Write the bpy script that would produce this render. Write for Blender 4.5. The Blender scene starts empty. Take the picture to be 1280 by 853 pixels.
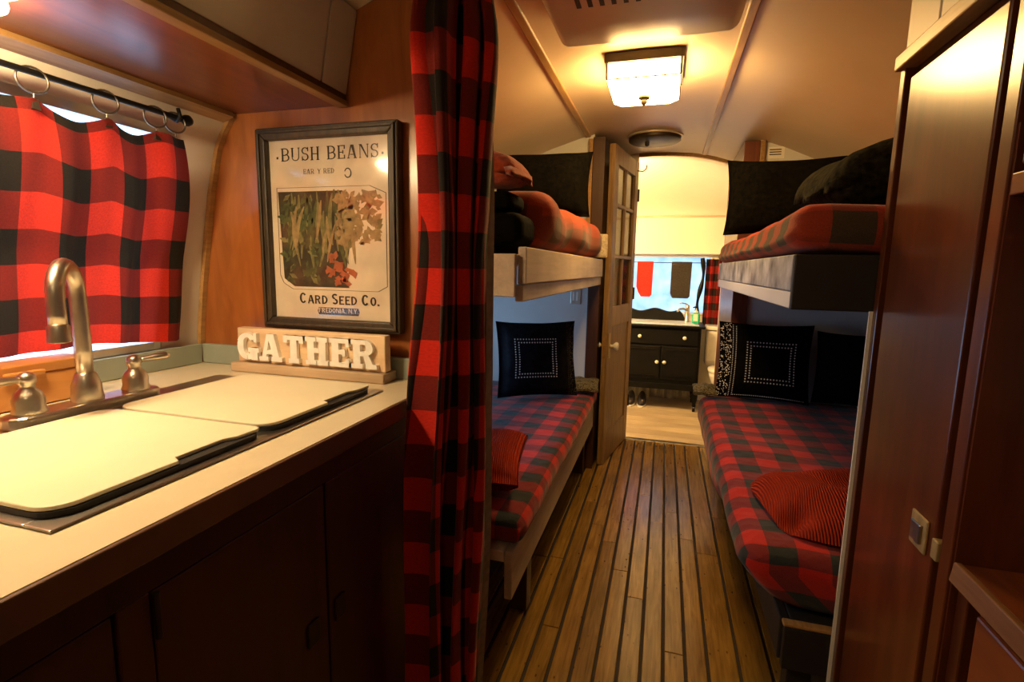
import bpy, bmesh, math, random
from mathutils import Vector, Matrix, noise
random.seed(7)
S = bpy.context.scene
COL = S.collection
PI = math.pi

# ------------------------------------------------------------------ camera
CAM = Vector((0.0, 0.0, 1.2))
cd = bpy.data.cameras.new('camera'); cam = bpy.data.objects.new('camera', cd); COL.objects.link(cam)
RX = ((0.9587642, 0.05679091, -0.27847081), (0.283661, -0.13074999, 0.94996888), (0.01753954, -0.98978747, -0.14146778))
m = Matrix(((RX[0][0], -RX[0][1], -RX[0][2], CAM.x), (RX[1][0], -RX[1][1], -RX[1][2], CAM.y),
            (RX[2][0], -RX[2][1], -RX[2][2], CAM.z), (0, 0, 0, 1)))
cam.matrix_world = m
cd.sensor_width = 36.0; cd.lens = 36.0 * 643.0 / 1280.0
cd.clip_start = 0.02; cd.clip_end = 100
S.camera = cam

# ------------------------------------------------------------------ world, exposure
w = bpy.data.worlds.new('sky'); S.world = w; w.use_nodes = True
bg = w.node_tree.nodes['Background']
bg.inputs[0].default_value = (0.42, 0.67, 1.0, 1); bg.inputs[1].default_value = 4.2
vs = S.view_settings
vs.view_transform = 'Standard'; vs.look = 'None'; vs.gamma = 1.0; vs.use_curve_mapping = False
vs.exposure = 0.0
CEIL_LAMP = 62.0; KITCHEN_LAMP = 135.0; BATH_LAMP = 290.0; REAR_FILL = 14.0
WARM = (1.0, 0.62, 0.25); WARM2 = (1.0, 0.72, 0.38)

# ------------------------------------------------------------------ node helpers
def newmat(name):
    mt = bpy.data.materials.new(name); mt.use_nodes = True
    nt = mt.node_tree; b = nt.nodes['Principled BSDF']
    return mt, nt, b
def N(nt, t, **kw):
    n = nt.nodes.new(t)
    for k, v in kw.items(): setattr(n, k, v)
    return n
def L(nt, a, b): nt.links.new(a, b)
def ramp(nt, stops, interp='LINEAR'):
    r = N(nt, 'ShaderNodeValToRGB'); cr = r.color_ramp; cr.interpolation = interp
    while len(cr.elements) < len(stops): cr.elements.new(0.5)
    for e, (p, c) in zip(cr.elements, stops): e.position = p; e.color = (*c, 1)
    return r
def math_n(nt, op, a, b=None):
    n = N(nt, 'ShaderNodeMath', operation=op)
    for i, v in enumerate((a, b)):
        if v is None: continue
        if isinstance(v, (int, float)): n.inputs[i].default_value = v
        else: L(nt, v, n.inputs[i])
    return n.outputs[0]
def bumpn(nt, b, h, strength, dist=0.002):
    bu = N(nt, 'ShaderNodeBump'); bu.inputs['Strength'].default_value = strength; bu.inputs['Distance'].default_value = dist
    L(nt, h, bu.inputs['Height']); L(nt, bu.outputs[0], b.inputs['Normal'])

def plain(name, col, rough=0.5, metal=0.0, var=0.12, scale=14, bump=0.0, spec=0.5, coat=0.0):
    mt, nt, b = newmat(name)
    tc = N(nt, 'ShaderNodeTexCoord'); nz = N(nt, 'ShaderNodeTexNoise')
    nz.inputs['Scale'].default_value = scale; nz.inputs['Detail'].default_value = 5
    L(nt, tc.outputs['Object'], nz.inputs['Vector'])
    d = tuple(c * (1 - var) for c in col); u = tuple(min(1, c * (1 + var)) for c in col)
    r = ramp(nt, [(0.3, d), (0.7, u)]); L(nt, nz.outputs['Fac'], r.inputs[0]); L(nt, r.outputs[0], b.inputs['Base Color'])
    b.inputs['Roughness'].default_value = rough; b.inputs['Metallic'].default_value = metal
    b.inputs['Specular IOR Level'].default_value = spec
    if coat: b.inputs['Coat Weight'].default_value = coat; b.inputs['Coat Roughness'].default_value = 0.12
    if bump:
        n2 = N(nt, 'ShaderNodeTexNoise'); n2.inputs['Scale'].default_value = scale * 8; L(nt, tc.outputs['Object'], n2.inputs['Vector'])
        bumpn(nt, b, n2.outputs['Fac'], bump)
    return mt

def wood(name, c1, c2, axis='y', scale=5.0, rough=0.35, coat=0.0, knots=False, stretch=14.0, bump=0.06, spec=0.5):
    mt, nt, b = newmat(name)
    tc = N(nt, 'ShaderNodeTexCoord'); oi = N(nt, 'ShaderNodeObjectInfo')
    mp = N(nt, 'ShaderNodeMapping'); sc = [stretch] * 3; sc['xyz'.index(axis)] = 1.0
    mp.inputs['Scale'].default_value = sc
    ad = N(nt, 'ShaderNodeVectorMath', operation='ADD'); L(nt, tc.outputs['Object'], ad.inputs[0])
    cm = N(nt, 'ShaderNodeCombineXYZ'); rv = math_n(nt, 'MULTIPLY', oi.outputs['Random'], 37.0)
    for i in range(3): L(nt, rv, cm.inputs[i])
    L(nt, cm.outputs[0], ad.inputs[1]); L(nt, ad.outputs[0], mp.inputs['Vector'])
    nz = N(nt, 'ShaderNodeTexNoise'); nz.inputs['Scale'].default_value = scale; nz.inputs['Detail'].default_value = 7
    nz.inputs['Roughness'].default_value = 0.62; nz.inputs['Distortion'].default_value = 0.5
    L(nt, mp.outputs[0], nz.inputs['Vector'])
    r = ramp(nt, [(0.28, c1), (0.72, c2)]); L(nt, nz.outputs['Fac'], r.inputs[0])
    n3 = N(nt, 'ShaderNodeTexNoise'); n3.inputs['Scale'].default_value = 2.6; n3.inputs['Detail'].default_value = 3
    L(nt, ad.outputs[0], n3.inputs['Vector'])
    mx = N(nt, 'ShaderNodeMix', data_type='RGBA', blend_type='MULTIPLY')
    r3 = ramp(nt, [(0.3, (0.66, 0.62, 0.6)), (0.65, (1.1, 1.08, 1.05))]); L(nt, n3.outputs['Fac'], r3.inputs[0])
    mx.inputs[0].default_value = 0.8; L(nt, r.outputs[0], mx.inputs[6]); L(nt, r3.outputs[0], mx.inputs[7])
    out = mx.outputs[2]
    tint = N(nt, 'ShaderNodeHueSaturation'); vv = math_n(nt, 'ADD', math_n(nt, 'MULTIPLY', oi.outputs['Random'], 0.3), 0.85)
    L(nt, vv, tint.inputs['Value']); L(nt, out, tint.inputs['Color']); out = tint.outputs[0]
    if knots:
        vo = N(nt, 'ShaderNodeTexVoronoi'); m2 = N(nt, 'ShaderNodeMapping'); s2 = [7.0] * 3; s2['xyz'.index(axis)] = 3.2
        m2.inputs['Scale'].default_value = s2; L(nt, ad.outputs[0], m2.inputs['Vector']); L(nt, m2.outputs[0], vo.inputs['Vector'])
        kr = ramp(nt, [(0.05, (0.25, 0.16, 0.1)), (0.13, (1, 1, 1))]); L(nt, vo.outputs['Distance'], kr.inputs[0])
        m3 = N(nt, 'ShaderNodeMix', data_type='RGBA', blend_type='MULTIPLY'); m3.inputs[0].default_value = 0.8
        L(nt, out, m3.inputs[6]); L(nt, kr.outputs[0], m3.inputs[7]); out = m3.outputs[2]
    L(nt, out, b.inputs['Base Color']); b.inputs['Roughness'].default_value = rough
    b.inputs['Specular IOR Level'].default_value = spec
    if coat: b.inputs['Coat Weight'].default_value = coat; b.inputs['Coat Roughness'].default_value = 0.18
    bumpn(nt, b, nz.outputs['Fac'], bump)
    return mt

def plaid(name, red, mid, dark, period=0.155, transl=0.0, fuzz=0.3, duty=0.5, quilt=False, rough=0.9):
    mt, nt, b = newmat(name)
    tc = N(nt, 'ShaderNodeTexCoord'); sp = N(nt, 'ShaderNodeSeparateXYZ'); L(nt, tc.outputs['UV'], sp.inputs[0])
    def band(o):
        f = math_n(nt, 'FRACT', math_n(nt, 'DIVIDE', math_n(nt, 'ADD', o, 20 * period), period))
        return math_n(nt, 'LESS_THAN', f, duty)
    s = math_n(nt, 'MULTIPLY', math_n(nt, 'ADD', band(sp.outputs[0]), band(sp.outputs[1])), 0.5)
    r = ramp(nt, [(0.0, red), (0.25, mid), (0.75, dark)], 'CONSTANT'); L(nt, s, r.inputs[0])
    nz = N(nt, 'ShaderNodeTexNoise'); nz.inputs['Scale'].default_value = 260; nz.inputs['Detail'].default_value = 2
    L(nt, tc.outputs['UV'], nz.inputs['Vector'])
    mx = N(nt, 'ShaderNodeMix', data_type='RGBA', blend_type='MULTIPLY'); mx.inputs[0].default_value = 0.45
    g = ramp(nt, [(0.3, (0.6, 0.6, 0.6)), (0.7, (1.15, 1.15, 1.15))]); L(nt, nz.outputs['Fac'], g.inputs[0])
    L(nt, r.outputs[0], mx.inputs[6]); L(nt, g.outputs[0], mx.inputs[7])
    L(nt, mx.outputs[2], b.inputs['Base Color']); b.inputs['Roughness'].default_value = rough
    b.inputs['Specular IOR Level'].default_value = 0.15
    b.inputs['Sheen Weight'].default_value = 0.15
    if quilt:
        wv = N(nt, 'ShaderNodeTexVoronoi'); wv.inputs['Scale'].default_value = 24; L(nt, tc.outputs['UV'], wv.inputs['Vector'])
        bumpn(nt, b, wv.outputs['Distance'], 0.5, 0.006)
    else:
        bumpn(nt, b, nz.outputs['Fac'], fuzz, 0.002)
    if transl:
        t = N(nt, 'ShaderNodeBsdfTranslucent'); L(nt, mx.outputs[2], t.inputs['Color'])
        ms = N(nt, 'ShaderNodeMixShader'); ms.inputs[0].default_value = transl
        L(nt, b.outputs[0], ms.inputs[1]); L(nt, t.outputs[0], ms.inputs[2])
        L(nt, ms.outputs[0], nt.nodes['Material Output'].inputs['Surface'])
    return mt

def fuzzy(name, c1, c2, scale=90, rough=0.95, bump=0.8, sheen=0.3):
    mt, nt, b = newmat(name); tc = N(nt, 'ShaderNodeTexCoord')
    nz = N(nt, 'ShaderNodeTexNoise'); nz.inputs['Scale'].default_value = scale; nz.inputs['Detail'].default_value = 6
    L(nt, tc.outputs['Object'], nz.inputs['Vector'])
    r = ramp(nt, [(0.35, c1), (0.65, c2)]); L(nt, nz.outputs['Fac'], r.inputs[0]); L(nt, r.outputs[0], b.inputs['Base Color'])
    b.inputs['Roughness'].default_value = rough; b.inputs['Specular IOR Level'].default_value = 0.05
    b.inputs['Sheen Weight'].default_value = sheen
    bumpn(nt, b, nz.outputs['Fac'], bump, 0.004)
    return mt

def knit(name, c1, c2, freq=140):
    mt, nt, b = newmat(name); tc = N(nt, 'ShaderNodeTexCoord')
    wv = N(nt, 'ShaderNodeTexWave'); wv.inputs['Scale'].default_value = freq / 6.3; wv.inputs['Distortion'].default_value = 1.2
    wv.inputs['Detail'].default_value = 2; L(nt, tc.outputs['UV'], wv.inputs['Vector'])
    r = ramp(nt, [(0.2, c1), (0.8, c2)]); L(nt, wv.outputs['Fac'], r.inputs[0]); L(nt, r.outputs[0], b.inputs['Base Color'])
    b.inputs['Roughness'].default_value = 0.95; b.inputs['Specular IOR Level'].default_value = 0.1
    bumpn(nt, b, wv.outputs['Fac'], 0.9, 0.006)
    return mt

def emit(name, col, strength, var=0.0):
    mt, nt, b = newmat(name)
    b.inputs['Base Color'].default_value = (0.9, 0.85, 0.7, 1); b.inputs['Roughness'].default_value = 0.25
    b.inputs['Emission Color'].default_value = (*col, 1); b.inputs['Emission Strength'].default_value = strength
    return mt

def glass(name, tint=(0.92, 0.95, 0.95), mixg=0.1, rough=0.03):
    mt, nt, b = newmat(name)
    t = N(nt, 'ShaderNodeBsdfTransparent'); t.inputs[0].default_value = (*tint, 1)
    g = N(nt, 'ShaderNodeBsdfGlossy'); g.inputs['Roughness'].default_value = rough
    lw = N(nt, 'ShaderNodeLayerWeight')
    f2 = math_n(nt, 'ADD', math_n(nt, 'MULTIPLY', math_n(nt, 'POWER', lw.outputs['Facing'], 5.0), 0.9), 0.04 + mixg * 0.5)
    ms = N(nt, 'ShaderNodeMixShader'); L(nt, f2, ms.inputs[0]); L(nt, t.outputs[0], ms.inputs[1]); L(nt, g.outputs[0], ms.inputs[2])
    L(nt, ms.outputs[0], nt.nodes['Material Output'].inputs['Surface'])
    return mt

def frosted(name):
    mt, nt, b = newmat(name); tc = N(nt, 'ShaderNodeTexCoord')
    nz = N(nt, 'ShaderNodeTexNoise'); nz.inputs['Scale'].default_value = 9; nz.inputs['Detail'].default_value = 6
    L(nt, tc.outputs['Object'], nz.inputs['Vector'])
    r = ramp(nt, [(0.3, (0.50, 0.54, 0.56)), (0.7, (0.80, 0.76, 0.70))]); L(nt, nz.outputs['Fac'], r.inputs[0])
    t = N(nt, 'ShaderNodeBsdfTranslucent'); L(nt, r.outputs[0], t.inputs['Color'])
    tr = N(nt, 'ShaderNodeBsdfTransparent'); tr.inputs[0].default_value = (0.55, 0.55, 0.55, 1)
    ms = N(nt, 'ShaderNodeMixShader'); ms.inputs[0].default_value = 0.25
    L(nt, t.outputs[0], ms.inputs[1]); L(nt, tr.outputs[0], ms.inputs[2])
    L(nt, ms.outputs[0], nt.nodes['Material Output'].inputs['Surface'])
    return mt

M = {}
M['ceiling'] = plain('cream_vinyl_ceiling', (0.62, 0.50, 0.35), 0.38, var=0.05, scale=3, bump=0.02)
M['wall'] = plain('cream_vinyl_wall', (0.66, 0.60, 0.52), 0.45, var=0.05, scale=3, bump=0.03)
M['bunkwall'] = plain('painted_bunk_wall', (0.62, 0.62, 0.62), 0.5, var=0.05, scale=4)
M['bathwall'] = plain('bath_cream_panel', (0.80, 0.74, 0.60), 0.45, var=0.03, scale=3)
M['veneer'] = wood('orange_birch_veneer', (0.25, 0.075, 0.018), (0.50, 0.175, 0.045), 'z', 3.0, 0.30, 0.30, stretch=5, bump=0.02)
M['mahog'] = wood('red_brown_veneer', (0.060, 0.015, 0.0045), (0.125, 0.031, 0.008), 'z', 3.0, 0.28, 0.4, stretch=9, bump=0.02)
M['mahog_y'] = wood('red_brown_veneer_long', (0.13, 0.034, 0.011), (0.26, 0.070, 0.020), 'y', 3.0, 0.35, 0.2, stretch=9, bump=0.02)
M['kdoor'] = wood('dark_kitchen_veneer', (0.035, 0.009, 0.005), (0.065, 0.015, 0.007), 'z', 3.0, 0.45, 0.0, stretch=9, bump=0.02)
M['trimgold'] = wood('honey_trim_wood', (0.26, 0.14, 0.05), (0.45, 0.27, 0.10), 'y', 6.0, 0.4, stretch=12)
M['deskedge'] = wood('worn_desk_edge', (0.13, 0.058, 0.022), (0.26, 0.13, 0.055), 'y', 5.0, 0.35, stretch=10)
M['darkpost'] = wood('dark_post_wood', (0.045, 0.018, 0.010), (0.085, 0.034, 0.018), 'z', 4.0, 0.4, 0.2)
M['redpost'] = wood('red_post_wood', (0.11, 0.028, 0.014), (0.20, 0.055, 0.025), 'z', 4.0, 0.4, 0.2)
M['plank'] = wood('varnished_pine_plank', (0.15, 0.080, 0.014), (0.35, 0.205, 0.040), 'y', 5.0, 0.26, 0.35, knots=True, stretch=16, bump=0.08)
M['gap'] = plain('dark_floor_joint', (0.018, 0.009, 0.004), 0.7)
M['bathplank'] = wood('pale_bath_plank', (0.36, 0.27, 0.17), (0.52, 0.42, 0.28), 'x', 5.0, 0.45, stretch=14)
M['whitewood'] = wood('whitewashed_pine', (0.50, 0.42, 0.32), (0.68, 0.58, 0.46), 'y', 5.0, 0.55, stretch=10)
M['greyboard'] = plain('scuffed_grey_paint', (0.30, 0.31, 0.34), 0.55, var=0.85, scale=12, bump=0.05)
M['blackwood'] = plain('black_painted_wood', (0.005, 0.0045, 0.004), 0.45, var=0.3, scale=20, spec=0.15)
M['blackboard'] = plain('black_bunk_board', (0.012, 0.010, 0.009), 0.6, var=0.3, scale=12)
M['doorwood'] = wood('weathered_door_wood', (0.17, 0.095, 0.035), (0.40, 0.25, 0.10), 'z', 5.0, 0.5, stretch=14, bump=0.15)
M['signwood'] = wood('pale_sign_wood', (0.60, 0.43, 0.26), (0.78, 0.60, 0.40), 'x', 5.0, 0.6, stretch=10)
M['boxwood'] = wood('orange_box_wood', (0.42, 0.17, 0.04), (0.62, 0.29, 0.08), 'y', 4.0, 0.4, 0.2, stretch=8)
M['frame'] = wood('distressed_frame_wood', (0.020, 0.014, 0.007), (0.085, 0.058, 0.028), 'z', 7.0, 0.5, stretch=10, bump=0.3)
M['counter'] = plain('cream_laminate', (0.72, 0.64, 0.46), 0.28, var=0.03, scale=20, coat=0.15)
M['lid'] = plain('cream_sink_cover', (0.80, 0.74, 0.54), 0.38, var=0.03, scale=8)
M['lip'] = plain('brown_counter_lip', (0.10, 0.042, 0.022), 0.4, var=0.15)
M['splash'] = plain('sage_laminate', (0.30, 0.34, 0.28), 0.4, var=0.05)
M['steel'] = plain('brushed_steel', (0.55, 0.52, 0.48), 0.28, 1.0, var=0.1)
M['nickel'] = plain('brushed_nickel', (0.62, 0.56, 0.47), 0.30, 1.0, var=0.06, scale=60)
M['chrome'] = plain('worn_chrome', (0.62, 0.58, 0.52), 0.3, 0.55, var=0.1)
M['brass'] = plain('aged_brass', (0.50, 0.36, 0.15), 0.4, 0.5, var=0.2, scale=60)
M['bronze'] = plain('dark_bronze', (0.05, 0.035, 0.020), 0.45, 0.6, var=0.3)
M['iron'] = plain('black_iron', (0.012, 0.011, 0.010), 0.45, 0.5, var=0.2)
M['ringmetal'] = plain('ring_metal', (0.20, 0.17, 0.14), 0.35, 0.9, var=0.2)
M['plastic'] = plain('white_ac_plastic', (0.56, 0.52, 0.48), 0.3, var=0.03)
M['white'] = plain('white_paint', (0.82, 0.80, 0.76), 0.5, var=0.03)
M['letterwhite'] = plain('chippy_white_paint', (0.90, 0.89, 0.84), 0.6, var=0.08, scale=40)
M['porcelain'] = plain('white_porcelain', (0.85, 0.80, 0.70), 0.15, var=0.02)
M['marble'] = plain('pale_vanity_top', (0.66, 0.70, 0.74), 0.2, var=0.08, scale=30)
M['corrug'] = plain('galvanised_sheet', (0.30, 0.28, 0.25), 0.45, 0.7, var=0.3)
M['paper'] = plain('aged_print_paper', (0.80, 0.69, 0.56), 0.7, var=0.16, scale=9)
M['ink'] = plain('faded_black_ink', (0.035, 0.028, 0.020), 0.8, var=0.5, scale=60)
M['printdark'] = plain('print_dark_olive', (0.055, 0.050, 0.024), 0.8, var=0.6, scale=26)
M['printgreen'] = plain('print_leaf_green', (0.085, 0.105, 0.035), 0.8, var=0.4, scale=60)
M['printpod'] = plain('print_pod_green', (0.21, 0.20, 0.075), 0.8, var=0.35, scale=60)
M['printtan'] = plain('print_stem_glare_tan', (0.36, 0.26, 0.12), 0.8, var=0.3, scale=60)  # stems and pods, also the glare painted on the print
M['printred'] = plain('print_reflection_red', (0.42, 0.12, 0.05), 0.8, var=0.3, scale=40)  # red reflection in the glass, put into the print colour
M['glasspic'] = glass('picture_glass', (0.98, 0.98, 0.97), 0.0, 0.10)
M['glass'] = glass('window_glass', (0.9, 0.95, 0.98), 0.04)
M['doorglass'] = glass('old_door_glass', (0.55, 0.45, 0.30), 0.1, 0.08)
M['frost'] = frosted('frosted_pane')
M['crystal'] = plain('crystal_knob', (0.80, 0.74, 0.64), 0.08, var=0.2, scale=90, spec=1.0)
RED = (0.60, 0.022, 0.010); MID = (0.17, 0.012, 0.008); DRK = (0.014, 0.010, 0.008)
M['checkwin'] = plaid('buffalo_check_window', (0.75, 0.035, 0.015), (0.25, 0.018, 0.010), (0.022, 0.014, 0.008), 0.150, transl=0.35)
M['checkdrape'] = plaid('buffalo_check_drape', RED, MID, DRK, 0.160)
M['checkbath'] = plaid('buffalo_check_bath', RED, MID, DRK, 0.13, transl=0.3)
M['quilt'] = plaid('plaid_quilt', (0.42, 0.018, 0.012), (0.17, 0.018, 0.022), (0.024, 0.030, 0.034), 0.140, quilt=True)
M['fleece'] = plaid('plaid_fleece', (0.40, 0.050, 0.012), (0.27, 0.046, 0.013), (0.13, 0.046, 0.015), 0.26, fuzz=0.8)
M['fleece2'] = plaid('plaid_fleece_green', (0.44, 0.040, 0.012), (0.28, 0.038, 0.014), (0.060, 0.040, 0.022), 0.17, fuzz=0.8)
M['sherpa'] = fuzzy('cream_sherpa', (0.5, 0.42, 0.3), (0.75, 0.66, 0.5))
M['lining'] = plain('grey_lining', (0.26, 0.22, 0.17), 0.9, var=0.2, scale=50)
M['blackcloth'] = fuzzy('black_cotton', (0.002, 0.0018, 0.0014), (0.005, 0.0042, 0.003), 60, bump=0.3, sheen=0.0)
M['navycloth'] = fuzzy('blue_black_satin', (0.004, 0.004, 0.007), (0.009, 0.009, 0.014), 50, 0.6, 0.2, 0.0)
M['darkknit'] = fuzzy('charcoal_fleece', (0.004, 0.004, 0.003), (0.026, 0.023, 0.013), 55, bump=1.0, sheen=0.0)
M['redknit'] = knit('red_cable_knit', (0.26, 0.024, 0.010), (0.38, 0.034, 0.012), 300)
M['redfleece'] = fuzzy('rust_fleece', (0.30, 0.045, 0.014), (0.50, 0.085, 0.025), 70)
M['stud'] = plain('silver_stud', (0.85, 0.83, 0.80), 0.3, 0.15, var=0.05)
M['sequin'] = fuzzy('sequin_mesh', (0.02, 0.018, 0.012), (0.20, 0.17, 0.10), 160, 0.4, 0.5, 0)
M['redtowel'] = fuzzy('red_towel', (0.50, 0.020, 0.014), (0.62, 0.032, 0.022), 80, bump=0.4)
M['browntowel'] = fuzzy('dark_brown_towel', (0.022, 0.017, 0.013), (0.040, 0.032, 0.026), 80, bump=0.4)
M['soap'] = plain('green_soap', (0.02, 0.45, 0.26), 0.15, var=0.1)
M['label'] = plain('bottle_label', (0.75, 0.78, 0.62), 0.5, var=0.1)
M['shoe'] = plain('dark_canvas', (0.03, 0.022, 0.022), 0.8, var=0.3)
M['lampglass'] = emit('lit_art_glass', (1.0, 0.60, 0.20), CEIL_LAMP)
M['kitchenglow'] = emit('kitchen_lamp_glow', WARM2, KITCHEN_LAMP)
M['bathglow'] = emit('bath_lamp_glow', (1.0, 0.66, 0.28), BATH_LAMP)
M['rearfill'] = emit('rear_fill_glow', WARM2, REAR_FILL)  # glow of the added, unseen fill light

# ------------------------------------------------------------------ mesh builder
class MB:
    def __init__(s): s.v = []; s.f = []; s.uv = []
    def add(s, vs, fs, uvs=None):
        o = len(s.v); s.v += [tuple(p) for p in vs]
        for i, f in enumerate(fs):
            s.f.append(tuple(o + k for k in f))
            s.uv.append(uvs[i] if uvs else None)
        return s
    def box(s, x0, x1, y0, y1, z0, z1):
        vs = [(x0, y0, z0), (x1, y0, z0), (x1, y1, z0), (x0, y1, z0), (x0, y0, z1), (x1, y0, z1), (x1, y1, z1), (x0, y1, z1)]
        return s.add(vs, [(0, 3, 2, 1), (4, 5, 6, 7), (0, 1, 5, 4), (1, 2, 6, 5), (2, 3, 7, 6), (3, 0, 4, 7)])
    def hexa(s, vs):   # 8 corners, bottom ring then top ring, counter-clockwise seen from above
        return s.add(vs, [(0, 3, 2, 1), (4, 5, 6, 7), (0, 1, 5, 4), (1, 2, 6, 5), (2, 3, 7, 6), (3, 0, 4, 7)])
    def prism(s, poly, fn0, fn1):
        n = len(poly); vs = [fn0(*p) for p in poly] + [fn1(*p) for p in poly]
        fs = [tuple(range(n - 1, -1, -1)), tuple(range(n, 2 * n))] + [(i, (i + 1) % n, n + (i + 1) % n, n + i) for i in range(n)]
        return s.add(vs, fs)
    def lathe(s, prof, c, axis=(0, 0, 1), n=24, cap=True):
        a = Vector(axis).normalized(); t = a.orthogonal().normalized(); b = a.cross(t); c = Vector(c)
        vs = []; fs = []
        for r, h in prof:
            for i in range(n):
                g = 2 * PI * i / n; vs.append(c + a * h + (t * math.cos(g) + b * math.sin(g)) * max(r, 1e-5))
        for j in range(len(prof) - 1):
            for i in range(n):
                k = (i + 1) % n; fs.append((j * n + i, j * n + k, (j + 1) * n + k, (j + 1) * n + i))
        if cap:
            fs.append(tuple(range(n - 1, -1, -1))); fs.append(tuple((len(prof) - 1) * n + i for i in range(n)))
        return s.add(vs, fs)
    def tube(s, pts, rad, n=10, closed=False):
        P = [Vector(p) for p in pts]; m_ = len(P); vs = []; fs = []
        R_ = rad if isinstance(rad, (list, tuple)) else [rad] * m_
        up = None
        for i in range(m_):
            if closed: d = P[(i + 1) % m_] - P[i - 1]
            else: d = P[min(i + 1, m_ - 1)] - P[max(i - 1, 0)]
            d.normalize()
            if up is None: up = d.orthogonal().normalized()
            up = (up - d * up.dot(d)).normalized(); sd = d.cross(up)
            for k in range(n):
                g = 2 * PI * k / n; vs.append(P[i] + (up * math.cos(g) + sd * math.sin(g)) * R_[i])
        last = m_ if closed else m_ - 1
        for i in range(last):
            j = (i + 1) % m_
            for k in range(n):
                q = (k + 1) % n; fs.append((i * n + k, i * n + q, j * n + q, j * n + k))
        if not closed: fs += [tuple(range(n - 1, -1, -1)), tuple((m_ - 1) * n + k for k in range(n))]
        return s.add(vs, fs)
    def grid(s, fn, nu, nv, uvfn=None):
        vs = []; uv = []
        for j in range(nv + 1):
            for i in range(nu + 1):
                vs.append(fn(i / nu, j / nv)); uv.append(uvfn(i / nu, j / nv) if uvfn else (i / nu, j / nv))
        fs = []; us = []
        for j in range(nv):
            for i in range(nu):
                q = (j * (nu + 1) + i, j * (nu + 1) + i + 1, (j + 1) * (nu + 1) + i + 1, (j + 1) * (nu + 1) + i)
                fs.append(q); us.append([uv[k] for k in q])
        return s.add(vs, fs, us)

def mkobj(name, mb, mat, loc=(0, 0, 0), parent=None, smooth=False, bevel=0.0, solid=0.0, weld=False, subs=0, seg=2):
    me = bpy.data.meshes.new(name); loc = Vector(loc)
    me.from_pydata([tuple(Vector(v) - loc) for v in mb.v], [], mb.f)
    if any(u is not None for u in mb.uv):
        ul = me.uv_layers.new(name='UVMap'); k = 0
        for f, u in zip(mb.f, mb.uv):
            for c in range(len(f)):
                if u is not None: ul.data[k].uv = u[c]
                k += 1
    if weld:
        bm = bmesh.new(); bm.from_mesh(me); bmesh.ops.remove_doubles(bm, verts=bm.verts, dist=1e-5); bm.to_mesh(me); bm.free()
    me.validate(); me.update()
    if smooth:
        me.polygons.foreach_set('use_smooth', [True] * len(me.polygons))
        if smooth is not True: me.set_sharp_from_angle(angle=smooth)
    me.materials.append(M[mat] if isinstance(mat, str) else mat)
    o = bpy.data.objects.new(name, me); COL.objects.link(o)
    if parent is not None: o.parent = parent
    else: o.location = loc
    if solid:
        md = o.modifiers.new('solid', 'SOLIDIFY'); md.thickness = solid; md.offset = 0
    if bevel:
        md = o.modifiers.new('bevel', 'BEVEL'); md.width = bevel; md.segments = seg; md.limit_method = 'ANGLE'; md.angle_limit = math.radians(40)
    if subs:
        md = o.modifiers.new('sub', 'SUBSURF'); md.levels = subs; md.render_levels = subs
    return o

def wloc(o):
    p = Vector((0, 0, 0))
    while o is not None: p = p + o.location; o = o.parent
    return p
def thing(name, label, cat, loc, group=None, kind=None):
    o = bpy.data.objects.new(name, None); COL.objects.link(o); o.location = loc; o.empty_display_size = 0.05
    if kind: o['kind'] = kind
    o['label'] = label
    if cat: o['category'] = cat
    if group: o['group'] = group
    return o
def part(parent, name, mb, mat, **kw):      # geometry in world metres, stored relative to the thing
    lab = kw.pop('label', None); kd = kw.pop('kind', None)
    o = mkobj(name, mb, mat, loc=wloc(parent), parent=parent, **kw)
    if lab: o['label'] = lab
    if kd: o['kind'] = kd
    return o
def single(name, mb, mat, label, cat, group=None, kind=None, **kw):
    xs = [v[0] for v in mb.v]; ys = [v[1] for v in mb.v]; zs = [v[2] for v in mb.v]
    o = mkobj(name, mb, mat, loc=((min(xs) + max(xs)) / 2, (min(ys) + max(ys)) / 2, min(zs)), **kw)
    o['label'] = label
    if cat: o['category'] = cat
    if group: o['group'] = group
    if kind: o['kind'] = kind
    return o
def struct(name, mb, mat, label, **kw): return single(name, mb, mat, label, None, kind='structure', **kw)
def B(*a): return MB().box(*a)

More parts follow.
